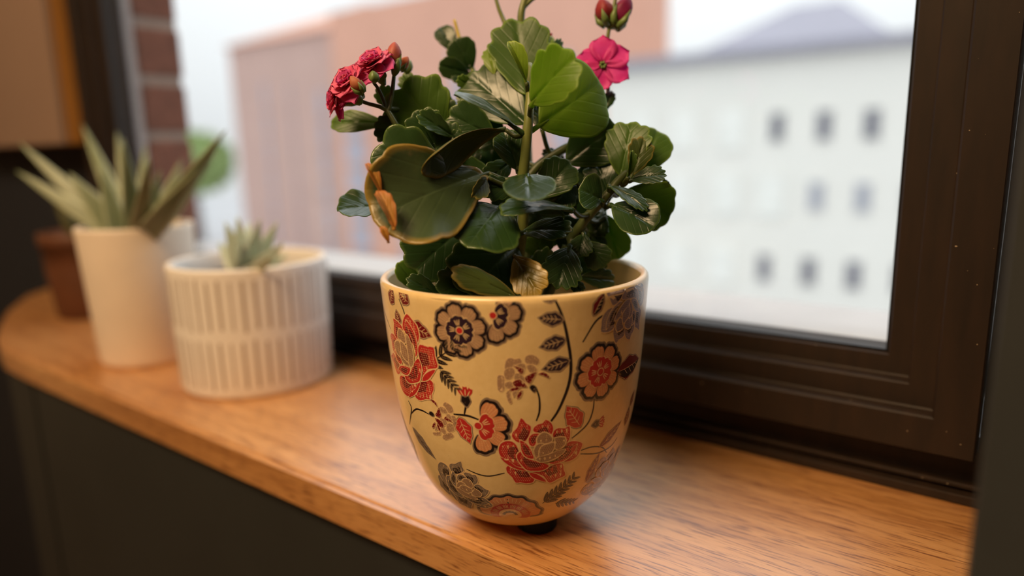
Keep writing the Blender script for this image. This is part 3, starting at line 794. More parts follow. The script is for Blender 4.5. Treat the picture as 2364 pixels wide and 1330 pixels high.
# ------------------------------------------------------------------ kalanchoe
def leaf_material(name, top, margin=None, mw_=.12, rough=.38, trans=.35, tcol=None, vein=.22, spec=.5, blotch=None, crinkle=.4, coat=.0):
    m, nt, b = new_mat('leaf_' + name)
    uv = nt.nodes.new('ShaderNodeUVMap'); uv.uv_map = 'leaf'
    ed = nt.nodes.new('ShaderNodeAttribute'); ed.attribute_name = 'edge'
    n = noise(nt, 70, 5, .6, mapping(nt)); n2 = noise(nt, 18, 3, .5, mapping(nt))
    dk = tuple(c * .72 for c in top[:3]) + (1,); lt = tuple(min(1, c * 1.25) for c in top[:3]) + (1,)
    c = ramp(nt, n2.outputs['Fac'], [(.3, dk), (.7, lt)]).outputs[0]
    # pale midrib and side veins
    sp_ = nt.nodes.new('ShaderNodeSeparateXYZ'); nt.links.new(uv.outputs[0], sp_.inputs[0])
    bb_ = mth(nt, 'ABSOLUTE', mth(nt, 'SUBTRACT', sp_.outputs['Y'], .5))
    mid = mth(nt, 'LESS_THAN', bb_, mth(nt, 'MULTIPLY_ADD', sp_.outputs['X'], -.016, .02))
    side = mth(nt, 'SINE', mth(nt, 'MULTIPLY', mth(nt, 'SUBTRACT', sp_.outputs['X'], mth(nt, 'MULTIPLY', bb_, 1.1)), 34.0))
    sv = mth(nt, 'POWER', mth(nt, 'MULTIPLY_ADD', side, .5, .5), 14)
    vmask = mth(nt, 'MULTIPLY', mth(nt, 'MAXIMUM', mid, mth(nt, 'MULTIPLY', sv, .12)), vein)
    c = mixc(nt, vmask, c, tuple(min(1, x * 2.0 + .03) for x in top[:3]) + (1,))
    if margin:
        f_ = nt.nodes.new('ShaderNodeMapRange'); f_.inputs['From Min'].default_value = 1 - mw_ * 2; f_.inputs['From Max'].default_value = 1.0
        nt.links.new(mth(nt, 'ADD', ed.outputs['Fac'], mth(nt, 'MULTIPLY', mth(nt, 'SUBTRACT', n2.outputs['Fac'], .5), mw_ * 2)), f_.inputs['Value'])
        c = mixc(nt, f_.outputs[0], c, margin)
    if blotch:
        bl = ramp(nt, n.outputs['Fac'], [(.62, (0, 0, 0, 1)), (.70, (1, 1, 1, 1))])
        c = mixc(nt, mth(nt, 'MULTIPLY', bl.outputs[0], .6), c, blotch)
    nt.links.new(c, b.inputs['Base Color'])
    b.inputs['Roughness'].default_value = rough; b.inputs['Specular IOR Level'].default_value = spec
    if coat: b.inputs['Coat Weight'].default_value = coat; b.inputs['Coat Roughness'].default_value = .2
    h = mth(nt, 'SUBTRACT', mth(nt, 'MULTIPLY', n.outputs['Fac'], .8), mth(nt, 'ADD', mth(nt, 'MULTIPLY', mid, .5), mth(nt, 'MULTIPLY', sv, .15)))
    bump(nt, b, h, crinkle, .0012)
    tr = nt.nodes.new('ShaderNodeBsdfTranslucent')
    if tcol is None: tcol = tuple(min(1, x * 3.0) for x in top[:3]) + (1,)
    nt.links.new(mixc(nt, .6, c, tcol), tr.inputs['Color'])
    mx = nt.nodes.new('ShaderNodeMixShader'); mx.inputs[0].default_value = trans
    out = nt.nodes['Material Output']
    nt.links.new(b.outputs[0], mx.inputs[1]); nt.links.new(tr.outputs[0], mx.inputs[2]); nt.links.new(mx.outputs[0], out.inputs[0])
    return m
LM = dict(
    mid=leaf_material('mid', srgb(78, 108, 40), srgb(132, 160, 64), .05, .38, .36, srgb(130, 178, 36)),
    bright=leaf_material('bright', srgb(122, 152, 46), srgb(164, 192, 80), .05, .40, .60, srgb(170, 205, 50)),
    young=leaf_material('young', srgb(132, 158, 52), srgb(176, 196, 90), .06, .40, .42, srgb(190, 210, 70)),
    olive=leaf_material('olive', srgb(74, 90, 40), srgb(150, 134, 60), .08, .42, .25, srgb(140, 130, 40)),
    autumn=leaf_material('autumn', srgb(66, 84, 52), srgb(164, 136, 60), .07, .32, .18, srgb(150, 130, 40), blotch=srgb(112, 104, 70)),
    orange=leaf_material('orange', srgb(190, 132, 46), srgb(206, 130, 66), .2, .5, .25, srgb(200, 140, 40), vein=.1, blotch=srgb(150, 90, 40)),
    gold=leaf_material('gold', srgb(110, 100, 42), srgb(170, 140, 60), .3, .34, .2, srgb(150, 130, 40), blotch=srgb(170, 136, 66), crinkle=1.0, coat=.3),
)
LM['dark'] = leaf_material('mature', srgb(48, 76, 36), srgb(92, 118, 54), .05, .30, .28, srgb(100, 146, 36), crinkle=.4, coat=.3)
LM['grey'] = leaf_material('mature_crinkled', srgb(48, 76, 36), srgb(92, 118, 54), .05, .34, .28, srgb(100, 146, 36), crinkle=.6, coat=.2)
kal = empty('kalanchoe_plant', (0, 0, .104), 'leafy succulent with scalloped green leaves and pink flowers in the printed pot', 'plant')
def leaf(B, T, hw, dB, dT, kind, face=(0, 0), cup=.12, arch=.06, lobes=11, amp=.085, pet=.14, thick=.0009, seed=None, parent=None, name='leaf', wave=.03, broad=.22, roll=0, wpx=PXM):
    rr = random.Random(seed if seed is not None else int(B[0] * 31 + T[1] * 17 + hw))
    b = at(B[0], B[1], dB) if len(B) == 2 else np.array(B); t = at(T[0], T[1], dT) if len(T) == 2 else np.array(T)
    a = t - b; L = np.linalg.norm(a); a /= L
    tocam = CAM - (b + t) / 2; tocam /= np.linalg.norm(tocam)
    nh = tocam + face[0] * RIGHT + face[1] * np.array([0, 0, 1.])
    n_ = nh - a * nh.dot(a); n_ /= np.linalg.norm(n_); w_ = np.cross(n_, a)
    W = hw * wpx
    N = 72; rings = [0, .2, .4, .58, .74, .87, .95, 1.0]
    ph = rr.uniform(0, PI); s1, s2 = rr.uniform(0, 6), rr.uniform(0, 6)
    ac, la = L * (1 + pet) / 2, L * (1 - pet) / 2
    def loc(rho, phi):
        cs, sn = math.cos(phi), math.sin(phi)
        am = amp * min(1, max(0, (cs + .75) / .8)) * (.75 + .5 * math.sin(3 * phi + s2) ** 2)
        m_ = 1 - am * (1 - abs(math.cos(lobes * phi / 2 + ph))) * 1.6
        al = ac + rho * la * cs * (m_ if cs > 0 else 1)
        be = rho * W * 1.2 * sn * (.86 + broad * cs) * (1 - .34 * ((1 - cs) / 2) ** 2.2) * m_
        return al, be
    def hgt(al, be, rho, phi):
        k = al / L
        return cup * W * (be / W) ** 2 + arch * L * 4 * k * (1 - k) + wave * W * math.sin(3 * phi + s1) * rho ** 2 + wave * .6 * W * math.sin(7 * phi + s2) * rho ** 4 - .0006 * math.exp(-(be / (.07 * W + 1e-6)) ** 2)
    v = []; f = []; uv = []; ed = []
    for side in (1, -1):
        for rho in rings:
            cnt = 1 if rho == 0 else N
            for k in range(cnt):
                phi = 2 * PI * k / N; al, be = loc(rho, phi)
                h = hgt(al, be, rho, phi); th = thick * (1 - .75 * rho ** 6) * .5 * side
                v.append(b + a * al + w_ * be + n_ * (h + th)); uv.append((al / L, be / W * .5 + .5)); ed.append(rho)
    per = 1 + (len(rings) - 1) * N
    for s in (0, 1):
        o = s * per; add = f.append
        for k in range(N):
            q = (o, o + 1 + k, o + 1 + (k + 1) % N); add(q if s == 0 else q[::-1])
        for i in range(len(rings) - 2):
            for k in range(N):
                k2 = (k + 1) % N; q = (o + 1 + i * N + k, o + 1 + (i + 1) * N + k, o + 1 + (i + 1) * N + k2, o + 1 + i * N + k2); add(q if s == 0 else q[::-1])
    lo_ = 1 + (len(rings) - 2) * N
    for k in range(N):
        k2 = (k + 1) % N; f.append((lo_ + k, per + lo_ + k, per + lo_ + k2, lo_ + k2))
    # petiole
    g = Geo(); ks = np.linspace(-.01, pet + .12, 6)
    pts = [b + a * L * k + n_ * (hgt(L * k, 0, 0, 0) - .0003) for k in ks]
    g.tube(pts, list(np.linspace(.0015, .0009, 6) * min(1.0, .35 + hw / 60)), 8); o = len(v)
    v += [np.array(x) for x in g.v]; f += [tuple(i + o for i in q) for q in g.f]; uv += [(.05, .5)] * len(g.v); ed += [0] * len(g.v)
    ob = mesh_obj(name, v, f, LM[kind] if isinstance(kind, str) else kind, parent or kal, True)
    me = ob.data
    ul = me.uv_layers.new(name='leaf'); li = np.zeros(len(me.loops), dtype=np.int32); me.loops.foreach_get('vertex_index', li)
    ul.data.foreach_set('uv', np.array(uv)[li].ravel().astype(np.float32))
    at_ = me.attributes.new('edge', 'FLOAT', 'POINT'); at_.data.foreach_set('value', np.array(ed, dtype=np.float32))
    return ob
# --- stems
def stem_material(name, c1, c2):
    m, nt, b = new_mat(name); n = noise(nt, 50, 4, .6, mapping(nt))
    nt.links.new(ramp(nt, n.outputs['Fac'], [(.3, c1), (.7, c2)]).outputs[0], b.inputs['Base Color']); b.inputs['Roughness'].default_value = .42
    b.inputs['Subsurface Weight'].default_value = .15; b.inputs['Subsurface Radius'].default_value = (.002, .003, .001); return m
M['stem'] = stem_material('green_stem', srgb(92, 104, 48), srgb(124, 130, 64))
M['stem_dark'] = stem_material('dark_green_stem', srgb(60, 72, 36), srgb(84, 94, 46))
M['stem_yellow'] = stem_material('yellow_stem', srgb(190, 164, 60), srgb(206, 186, 84))
STEMS = []
def stem(pts, r0, r1, mat='stem', name='stem', parent=None):
    P = smooth_path([at(*p) if not isinstance(p, np.ndarray) else p for p in pts], 6)
    if name == 'stem': STEMS.append(P)
    return Geo().tube(P, list(np.linspace(r0, r1, len(P))), 10).build(name, M[mat], parent or kal, True)
soilc = lambda x, y: np.array([x, y, .098])
stem([soilc(.004, -.012), (1206, 520, -.012), (1207, 420, -.022), (1214, 345, -.026), (1221, 265, -.028), (1224, 205, -.024), (1222, 150, -.016)], .0030, .0018)
stem([soilc(.012, -.004), (1300, 590, 0), (1345, 515, -.006), (1398, 455, -.012), (1425, 420, -.012), (1448, 398, -.010)], .0030, .0018, 'stem_dark')
stem([soilc(.008, .004), (1215, 470, .012), (1232, 395, .012), (1298, 346, .010), (1340, 330, .012)], .0028, .0022, 'stem_dark')
stem([soilc(-.006, .002), (1120, 520, .004), (1050, 420, .0), (985, 350, -.006), (930, 318, -.010), (912, 285, -.012), (893, 252, -.012)], .0028, .0012, 'stem_dark')
stem([(893, 255, -.012), (875, 246, -.013), (846, 238, -.014), (815, 225, -.016)], .0011, .0009, 'stem_dark', 'flower_stem')
stem([(893, 255, -.012), (884, 228, -.012), (873, 205, -.013), (862, 190, -.014)], .0010, .0008, 'stem_dark', 'flower_stem')
stem([(897, 258, -.012), (904, 225, -.011), (908, 190, -.010), (911, 160, -.009)], .0012, .0009, 'stem_dark', 'flower_stem')
stem([soilc(.0, .014), (1150, 480, .03), (1110, 330, .034), (1095, 200, .034), (1090, 160, .034), (1070, 110, .036)], .0026, .0014)
stem([(1064, 100, .036), (1058, 78, .036), (1049, 46, .036)], .0011, .0009, 'stem_yellow')
stem([soilc(.006, .012), (1222, 420, .028), (1214, 250, .026), (1206, 90, .02), (1203, 35, .018), (1213, -5, .018), (1220, -40, .018)], .0026, .0017)
stem([(1206, 20, .018), (1224, 2, .018), (1245, -12, .018)], .0014, .001, 'stem', 'flower_stem')
stem([(1190, 110, .02), (1162, 45, .022), (1150, 15, .022), (1138, -30, .022)], .0014, .0009, 'stem', 'flower_stem')
stem([(1345, 330, .012), (1392, 270, .016), (1404, 212, .018), (1398, 165, .018)], .0016, .0008, 'stem_dark', 'flower_stem')
stem([(1398, 150, .020), (1404, 80, .018), (1412, 45, .017), (1422, -10, .017), (1428, -40, .017)], .0010, .0010, 'stem', 'flower_stem')

LEAVES = [
 # base, tip, half width, depth base, depth tip, kind, face(right, up), kwargs
 # --- upper shoot
 ((1220, 225), (1190, 40), 76, -.006, .010, 'mid', (0, .25), dict(cup=.10, arch=-.03, pet=.04)),
 ((1216, 190), (1174, 95), 17, -.030, -.034, 'young', (.5, .1), dict(cup=.8, arch=.10, pet=.05, amp=.03)),
 ((1224, 245), (1334, 128), 58, -.036, -.056, 'bright', (-.5, .15), dict(cup=.22, arch=.08, pet=.06)),
 ((1226, 303), (1388, 190), 92, -.026, -.006, 'bright', (-.1, -.15), dict(cup=-.10, arch=.05, pet=.10, amp=.03, lobes=9)),
 ((1212, 306), (1047, 216), 44, -.028, -.042, 'dark', (.3, 3.2), dict(cup=.10, arch=.04, pet=.12, amp=.03)),
 ((1218, 290), (1080, 172), 74, -.006, .010, 'dark', (.2, .1), dict(cup=.05, arch=.04, pet=.05)),
 ((1158, 326), (1032, 262), 50, -.002, -.004, 'dark', (0, .1), dict(amp=.08, cup=.1)),
 ((1096, 206), (1054, 180), 17, .012, .006, 'mid', (0, .2), dict(amp=.09, pet=.05)),
 ((1236, 150), (1276, 84), 28, .016, .022, 'young', (.4, .2), dict(pet=.05)),
 ((1246, 150), (1298, 92), 16, .012, .018, 'mid', (.9, .2), dict(pet=.05)),
 ((1142, 175), (1128, 110), 20, .004, .010, 'young', (-.2, .1), dict(pet=.05)),
 ((1252, 300), (1238, 232), 32, .0, .006, 'dark', (0, 0), dict(pet=.05)),
 # --- thin shoot behind
 ((1052, 124), (1016, 62), 27, .036, .040, 'dark', (.1, .1), dict(pet=.05, amp=.03)),
 ((1094, 170), (1050, 90), 38, .034, .028, 'dark', (0, .2), dict(pet=.12, amp=.03)),
 ((1090, 172), (1012, 150), 27, .034, .026, 'dark', (0, .1), dict(pet=.08, amp=.03)),
 ((1094, 210), (1040, 178), 12, .030, .026, 'dark', (0, .8), dict(pet=.1)),
 # --- left crown
 ((1052, 246), (972, 190), 26, .014, .014, 'mid', (0, .15), dict(pet=.06)),
 ((1020, 330), (925, 188), 84, .006, -.002, 'mid', (.1, .2), dict(amp=.10, lobes=9, cup=.08, pet=.04)),
 ((975, 225), (925, 174), 24, .014, .012, 'mid', (0, .1), dict(pet=.05)),
 ((920, 262), (872, 200), 24, .002, .0, 'mid', (0, .1), dict(pet=.05)),
 ((900, 288), (763, 284), 29, .004, .010, 'mid', (0, .5), dict(amp=.03, pet=.05, cup=.1)),
 ((935, 305), (862, 295), 32, -.002, -.004, 'dark', (0, .1), dict(pet=.05)),
 ((1010, 345), (958, 255), 46, -.004, -.010, 'dark', (0, .1), dict(pet=.05)),
 ((1048, 318), (962, 262), 24, -.006, -.014, 'dark', (.1, .4), dict(pet=.05, cup=.4)),
 ((1060, 360), (1010, 290), 40, -.002, -.004, 'dark', (0, .1), dict(pet=.05)),
 ((1080, 340), (1030, 330), 34, -.002, -.004, 'dark', (0, .1), dict(pet=.05)),
 ((1030, 410), (862, 338), 74, -.014, -.022, 'dark', (.0, .15), dict(amp=.10, lobes=7, pet=.04)),
 # --- big yellowing leaf and curled pieces
 ((1128, 400), (862, 508), 104, -.020, -.052, 'autumn', (.10, .40), dict(cup=.26, arch=.07, pet=.04, amp=.035, wave=.10, lobes=9, broad=.34)),
 ((912, 528), (872, 440), 17, -.060, -.056, 'orange', (.6, .2), dict(cup=.5, pet=.02, amp=.05, wave=.1)),
 ((880, 446), (846, 376), 12, -.050, -.050, 'orange', (.8, .1), dict(cup=.5, pet=.02, amp=.05)),
 ((898, 560), (880, 522), 8, -.056, -.056, 'orange', (.2, .2), dict(cup=.3, pet=.02)),
 ((1168, 300), (972, 396), 34, -.018, -.046, 'olive', (.2, -.55), dict(cup=.9, arch=-.14, pet=.03, amp=.02)),
 ((1124, 410), (1090, 455), 20, -.026, -.040, 'olive', (.5, 0), dict(cup=.6, pet=.03)),
 ((894, 480), (778, 486), 62, -.004, -.012, 'dark', (.1, 2.4), dict(amp=.03, pet=.04, cup=.18, wave=.06)),
 ((885, 470), (846, 450), 16, .0, .0, 'mid', (0, .2), dict(pet=.05)),
 # --- centre
 ((1198, 398), (1160, 302), 36, -.012, -.012, 'dark', (.3, .1), dict(pet=.06, amp=.02)),
 ((1216, 400), (1226, 466), 52, -.024, -.062, 'dark', (0, 1.3), dict(cup=.22, arch=.02, pet=.04, amp=.015)),
 ((1320, 482), (1156, 494), 46, -.026, -.044, 'dark', (0, 3.2), dict(cup=.16, pet=.04, amp=.04)),
 ((1160, 472), (1080, 572), 84, -.022, -.048, 'dark', (-.1, .35), dict(cup=.06, pet=.04, amp=.04)),
 ((1196, 432), (1108, 440), 30, -.014, -.026, 'dark', (0, .3), dict(pet=.05)),
 ((1182, 372), (1122, 420), 30, -.006, -.012, 'dark', (0, .3), dict(pet=.05)),
 ((1240, 462), (1318, 374), 46, -.012, -.010, 'dark', (-.1, .2), dict(pet=.06, amp=.06)),
 ((1200, 536), (1322, 534), 34, -.020, -.036, 'dark', (0, .9), dict(pet=.06)),
 ((1330, 420), (1275, 470), 40, -.002, -.008, 'dark', (0, .2), dict(pet=.06)),
 ((1180, 470), (1300, 520), 44, .0, -.004, 'dark', (0, .3), dict(pet=.06)),
 # --- right crown
 ((1304, 380), (1426, 290), 66, .004, .0, 'dark', (-.1, .2), dict(pet=.04, amp=.03)),
 ((1432, 412), (1462, 280), 54, -.008, -.004, 'mid', (-.2, .2), dict(pet=.04)),
 ((1474, 410), (1518, 300), 50, .002, .008, 'mid', (.2, .1), dict(pet=.06, amp=.03)),
 ((1458, 410), (1488, 316), 30, -.012, -.010, 'olive', (.2, .1), dict(pet=.06, amp=.08)),
 ((1450, 410), (1459, 346), 10, -.018, -.022, 'mid', (.6, .1), dict(pet=.05, cup=.8)),
 ((1452, 416), (1540, 404), 27, -.014, -.020, 'grey', (0, .9), dict(pet=.05, amp=.10, lobes=15)),
 ((1406, 428), (1494, 488), 22, -.018, -.030, 'dark', (.2, 1.5), dict(pet=.03, amp=.09, lobes=15)),
 ((1410, 472), (1512, 526), 48, -.014, -.030, 'dark', (.1, .5), dict(pet=.06, amp=.02)),
 ((1440, 440), (1552, 494), 58, -.004, .002, 'mid', (.1, .1), dict(pet=.04, amp=.04)),
 ((1530, 412), (1542, 432), 8, -.004, -.002, 'grey', (0, .3), dict(pet=.05)),
 ((1392, 464), (1336, 436), 42, -.016, -.022, 'dark', (.5, .3), dict(pet=.05, cup=.3, amp=.02)),
 ((1408, 456), (1376, 372), 42, -.004, .002, 'dark', (0, .1), dict(pet=.05)),
 ((1394, 490), (1424, 600), 44, .010, .016, 'mid', (0, 0), dict(pet=.05, amp=.03)),
 ((1400, 500), (1366, 540), 30, .006, .004, 'dark', (0, .1), dict(pet=.05)),
 ((1390, 262), (1414, 210), 15, .016, .018, 'dark', (.2, .1), dict(pet=.06)),
 ((1300, 360), (1250, 352), 14, .016, .016, 'dark', (0, .3), dict(pet=.05)),
 # --- low leaves at the rim
 ((1076, 520), (950, 632), 76, -.004, -.020, 'dark', (0, .15), dict(pet=.04)),
 ((1010, 560), (946, 560), 40, .0, -.006, 'dark', (0, .1), dict(pet=.04)),
 ((1190, 560), (1080, 690), 96, -.010, -.030, 'dark', (0, .2), dict(pet=.04)),
 ((1196, 690), (1040, 622), 28, -.036, -.044, 'olive', (.1, .5), dict(pet=.03, cup=-.3, amp=.05)),
 ((1188, 590), (1246, 684), 40, -.026, -.038, 'gold', (-.1, .15), dict(pet=.04, amp=.07)),
 ((968, 672), (918, 606), 24, -.002, -.010, 'mid', (.2, .1), dict(pet=.04, amp=.03)),
 ((1020, 690), (938, 640), 22, -.022, -.026, 'dark', (0, .3), dict(pet=.04)),
 ((1316, 566), (1284, 668), 46, -.016, -.026, 'grey', (.1, .15), dict(pet=.06, amp=.10, lobes=15)),
 ((1348, 538), (1336, 594), 28, -.006, -.010, 'grey', (0, .1), dict(pet=.05)),
 ((1350, 556), (1398, 616), 34, -.002, -.004, 'grey', (0, .1), dict(pet=.05, amp=.06)),
 ((1336, 640), (1420, 648), 26, .0, .006, 'dark', (0, .2), dict(pet=.05)),
 ((1312, 640), (1346, 678), 15, -.016, -.020, 'grey', (0, .4), dict(pet=.05)),
 ((1250, 600), (1240, 540), 40, .006, .004, 'mid', (0, .1), dict(pet=.05)),
 ((1280, 640), (1220, 600), 50, .004, .0, 'dark', (0, .1), dict(pet=.05)),
 ((1120, 640), (1010, 680), 50, -.018, -.03, 'dark', (0, .2), dict(pet=.05)),
 ((1110, 480), (1020, 500), 50, .0, -.002, 'dark', (0, .1), dict(pet=.05)),
 ((1140, 400), (1060, 420), 56, .002, .004, 'dark', (0, .1), dict(pet=.05)),

 ((1400, 470), (1340, 380), 50, .004, .006, 'dark', (0, .1), dict(pet=.05)),
 ((1250, 480), (1330, 440), 46, .004, .0, 'dark', (0, .2), dict(pet=.05)),
 ((1330, 560), (1400, 540), 40, .008, .008, 'dark', (0, .1), dict(pet=.05)),
 ((1300, 590), (1330, 500), 46, .010, .008, 'dark', (0, .1), dict(pet=.05)),
 ((1090, 600), (1010, 600), 60, .0, -.004, 'dark', (0, .1), dict(pet=.05)),
 ((1060, 320), (1000, 240), 46, .012, .014, 'dark', (0, .1), dict(pet=.05)),
 ((1150, 440), (1128, 330), 56, .018, .020, 'dark', (0, .1), dict(pet=.05)),
 ((1290, 510), (1300, 400), 52, .018, .020, 'dark', (0, .1), dict(pet=.05)),
 ((1370, 530), (1352, 420), 56, .016, .018, 'dark', (0, .1), dict(pet=.05)),
 ((1190, 540), (1190, 420), 60, .018, .018, 'dark', (0, .1), dict(pet=.05)),
 ((1250, 580), (1290, 480), 56, .016, .018, 'dark', (0, .1), dict(pet=.05)),
 ((1080, 430), (1050, 330), 56, .012, .014, 'dark', (0, .1), dict(pet=.05)),
 ((1420, 440), (1405, 350), 44, .014, .016, 'dark', (0, .1), dict(pet=.05)),
 ((1340, 640), (1380, 570), 44, .012, .014, 'dark', (0, .1), dict(pet=.05)),
 ((1110, 250), (1080, 200), 44, .020, .020, 'dark', (0, .1), dict(pet=.05)),
 ((1010, 470), (950, 430), 56, .0, .002, 'dark', (0, .1), dict(pet=.05)),
 ((1170, 330), (1110, 300), 44, .010, .012, 'dark', (0, .1), dict(pet=.05)),
]
for B, T, hw, dB, dT, kind, face, kw in LEAVES:
    leaf(B, T, hw, dB, dT, kind, face, **kw)
    if kind == 'orange': continue
    b = at(B[0], B[1], dB); allp = np.concatenate(STEMS)           # a stalk joins the leaf to the nearest stem
    cost = np.linalg.norm(allp - b, axis=1) + .6 * np.maximum(0, allp[:, 2] - b[2]); q = allp[int(np.argmin(cost))]
    if np.linalg.norm(q - b) > .0035:
        mid_ = (q + b) / 2 + FWD * .003 - np.array([0, 0, .002])
        Geo().tube(smooth_path([q, mid_, b], 4), list(np.linspace(.0014, .0011, 9)), 8).build('stalk', M['stem_dark'], kal, True)

# --- flowers
def petal_mat(name, c1, c2, tr_):
    m, nt, b = new_mat('petal_' + name); n = noise(nt, 120, 4, .6, mapping(nt)); c = ramp(nt, n.outputs['Fac'], [(.3, c1), (.7, c2)]).outputs[0]
    nt.links.new(c, b.inputs['Base Color']); b.inputs['Roughness'].default_value = .55
    t = nt.nodes.new('ShaderNodeBsdfTranslucent'); nt.links.new(c, t.inputs[0]); mx = nt.nodes.new('ShaderNodeMixShader'); mx.inputs[0].default_value = tr_
    nt.links.new(b.outputs[0], mx.inputs[1]); nt.links.new(t.outputs[0], mx.inputs[2]); nt.links.new(mx.outputs[0], nt.nodes['Material Output'].inputs[0]); return m
M['pink'] = petal_mat('pink', srgb(232, 72, 156), srgb(244, 116, 186), .4)
M['rose'] = petal_mat('rose', srgb(236, 84, 136), srgb(246, 134, 172), .35)
M['magenta'] = petal_mat('magenta', srgb(230, 46, 156), srgb(242, 90, 186), .45)
M['bud'] = petal_mat('bud', srgb(196, 96, 90), srgb(206, 120, 104), .25)
M['redbud'] = petal_mat('redbud', srgb(150, 44, 52), srgb(176, 62, 66), .25)
M['orangebud'] = petal_mat('orangebud', srgb(196, 108, 72), srgb(212, 130, 86), .25)
M['purple'] = petal_mat('purple', srgb(130, 20, 70), srgb(156, 30, 90), .3)
M['sepal'] = stem_material('green_sepal', srgb(96, 118, 58), srgb(120, 140, 76))
def basis(n):
    n = np.array(n, float); n /= np.linalg.norm(n); h = np.array([0, 0, 1.]) if abs(n[2]) < .9 else np.array([1., 0, 0])
    a = np.cross(h, n); a /= np.linalg.norm(a); return n, a, np.cross(n, a)
def petal(c, n, az, tilt, ln, w, mat, parent, r0=.0008, curl=.25, lift=0, seed=0):
    n, a, b = basis(n); rad = a * math.cos(az) + b * math.sin(az)
    d = rad * math.cos(tilt) + n * math.sin(tilt); up = -rad * math.sin(tilt) + n * math.cos(tilt); s = np.cross(up, d)
    v = []; f = []; nu, nv = 8, 7; rr = random.Random(seed)
    ph = rr.uniform(0, 6)
    for side in (.00012, -.00012):
        for i in range(nu + 1):
            u = i / nu; ww = w * (.22 + .78 * math.sin(PI / 2 * min(1, u / .62))) * max(.02, 1 - u ** 5.5) ** .5
            for j in range(nv):
                q = -1 + 2 * j / (nv - 1)
                al = r0 + ln * u - ln * .10 * u * q * q
                h = curl * ln * (-u * u * .5) + .25 * w * q * q * (1 - u * .5) + .04 * ln * math.sin(4 * u + ph + 2 * q)
                v.append(np.array(c) + n * lift + d * al + s * ww * q + up * (h + side))
    k = (nu + 1) * nv
    for s_ in (0, 1):
        for i in range(nu):
            for j in range(nv - 1):
                q = (s_ * k + i * nv + j, s_ * k + i * nv + j + 1, s_ * k + (i + 1) * nv + j + 1, s_ * k + (i + 1) * nv + j); f.append(q if s_ else q[::-1])
    bd = [j for j in range(nv)] + [i * nv + nv - 1 for i in range(1, nu + 1)] + [nu * nv + j for j in range(nv - 2, -1, -1)] + [i * nv for i in range(nu - 1, 0, -1)]
    for i in range(len(bd)):
        i2 = (i + 1) % len(bd); f.append((bd[i], bd[i2], k + bd[i2], k + bd[i]))
    return mesh_obj('petal', v, f, mat, parent, True)
def calyx(c, n, R, name, tube=.004):
    n, a, b = basis(n); c = np.array(c, float); g = Geo()
    P = [c - n * tube * 1.6, c - n * tube * 1.2, c - n * tube * .7, c - n * tube * .2, c]
    g.tube(P, [R * .15, R * .34, R * .42, R * .36, R * .3], 12)
    for k in range(4):
        az = 2 * PI * k / 4 + .4; rad = a * math.cos(az) + b * math.sin(az); t = np.cross(n, rad)
        base = c - n * tube * .9 + rad * R * .3; tip = c + n * tube * .35 + rad * R * .62
        v = [base - t * R * .2, base + t * R * .2, (base + tip) / 2 + t * R * .2 + rad * R * .08, tip, (base + tip) / 2 - t * R * .2 + rad * R * .08]
        v2 = [x - rad * R * .07 for x in v]
        g.add(v + v2, [(0, 1, 2, 3, 4), (9, 8, 7, 6, 5)] + [(i, 5 + i, 5 + (i + 1) % 5, (i + 1) % 5) for i in range(5)])
    return g.build(name, M['sepal'], kal, True)
def double_flower(p, n, R, mats, seed):
    c = at(*p); rr = random.Random(seed)
    fl = calyx(c, n, R * .55, 'flower', R * .55)
    for ring, (cnt, ln, tilt, lift) in enumerate(((6, 1.0, -.10, 0), (6, .86, .28, .06), (5, .66, .62, .10), (4, .48, .95, .12), (3, .32, 1.25, .12))):
        for k in range(cnt):
            az = 2 * PI * (k + .5 * (ring % 2)) / cnt + rr.uniform(-.15, .15)
            petal(c, n, az, tilt + rr.uniform(-.1, .1), R * ln, R * .50 * (.6 + .4 * ln), mats[ring % len(mats)], fl, .0006, .3, R * lift, rr.randint(0, 999))
    return fl
def dirn(r, u, c):
    return RIGHT * r + UPC * u - FWD * c
mats = [M['pink'], M['rose'], M['rose']]
double_flower((864, 152, -.014), dirn(-.35, .70, .65), .0122, mats, 1)
double_flower((808, 194, -.020), dirn(-.50, .45, .80), .0116, mats, 2)
double_flower((782, 230, -.012), dirn(-.90, .10, .45), .0104, mats, 3)
fl = calyx(at(1394, 152, .016), dirn(-.05, .05, 1), .006, 'flower', .006)
for k, (az, ln, w) in enumerate(((90, .0152, .0078), (28, .0150, .0070), (-30, .0150, .0068), (-98, .0145, .0066), (-152, .0140, .0060), (165, .0142, .0070))):
    c = at(1392, 150, .014); n, a, b = basis(dirn(-.05, .05, 1))
    want = RIGHT * math.cos(math.radians(az)) + UPC * math.sin(math.radians(az)); petal(c, n, math.atan2(want.dot(b), want.dot(a)), .10, ln, w, M['magenta'], fl, .0008, .2, 0, k)
g = Geo()
for k in range(6):
    c = at(1392 + 7 * math.cos(k), 150 + 7 * math.sin(k), .0115); g.tube([at(1392, 150, .014), c], [.0005, .0007], 8)
g.build('stamens', M['sepal'], fl, True)
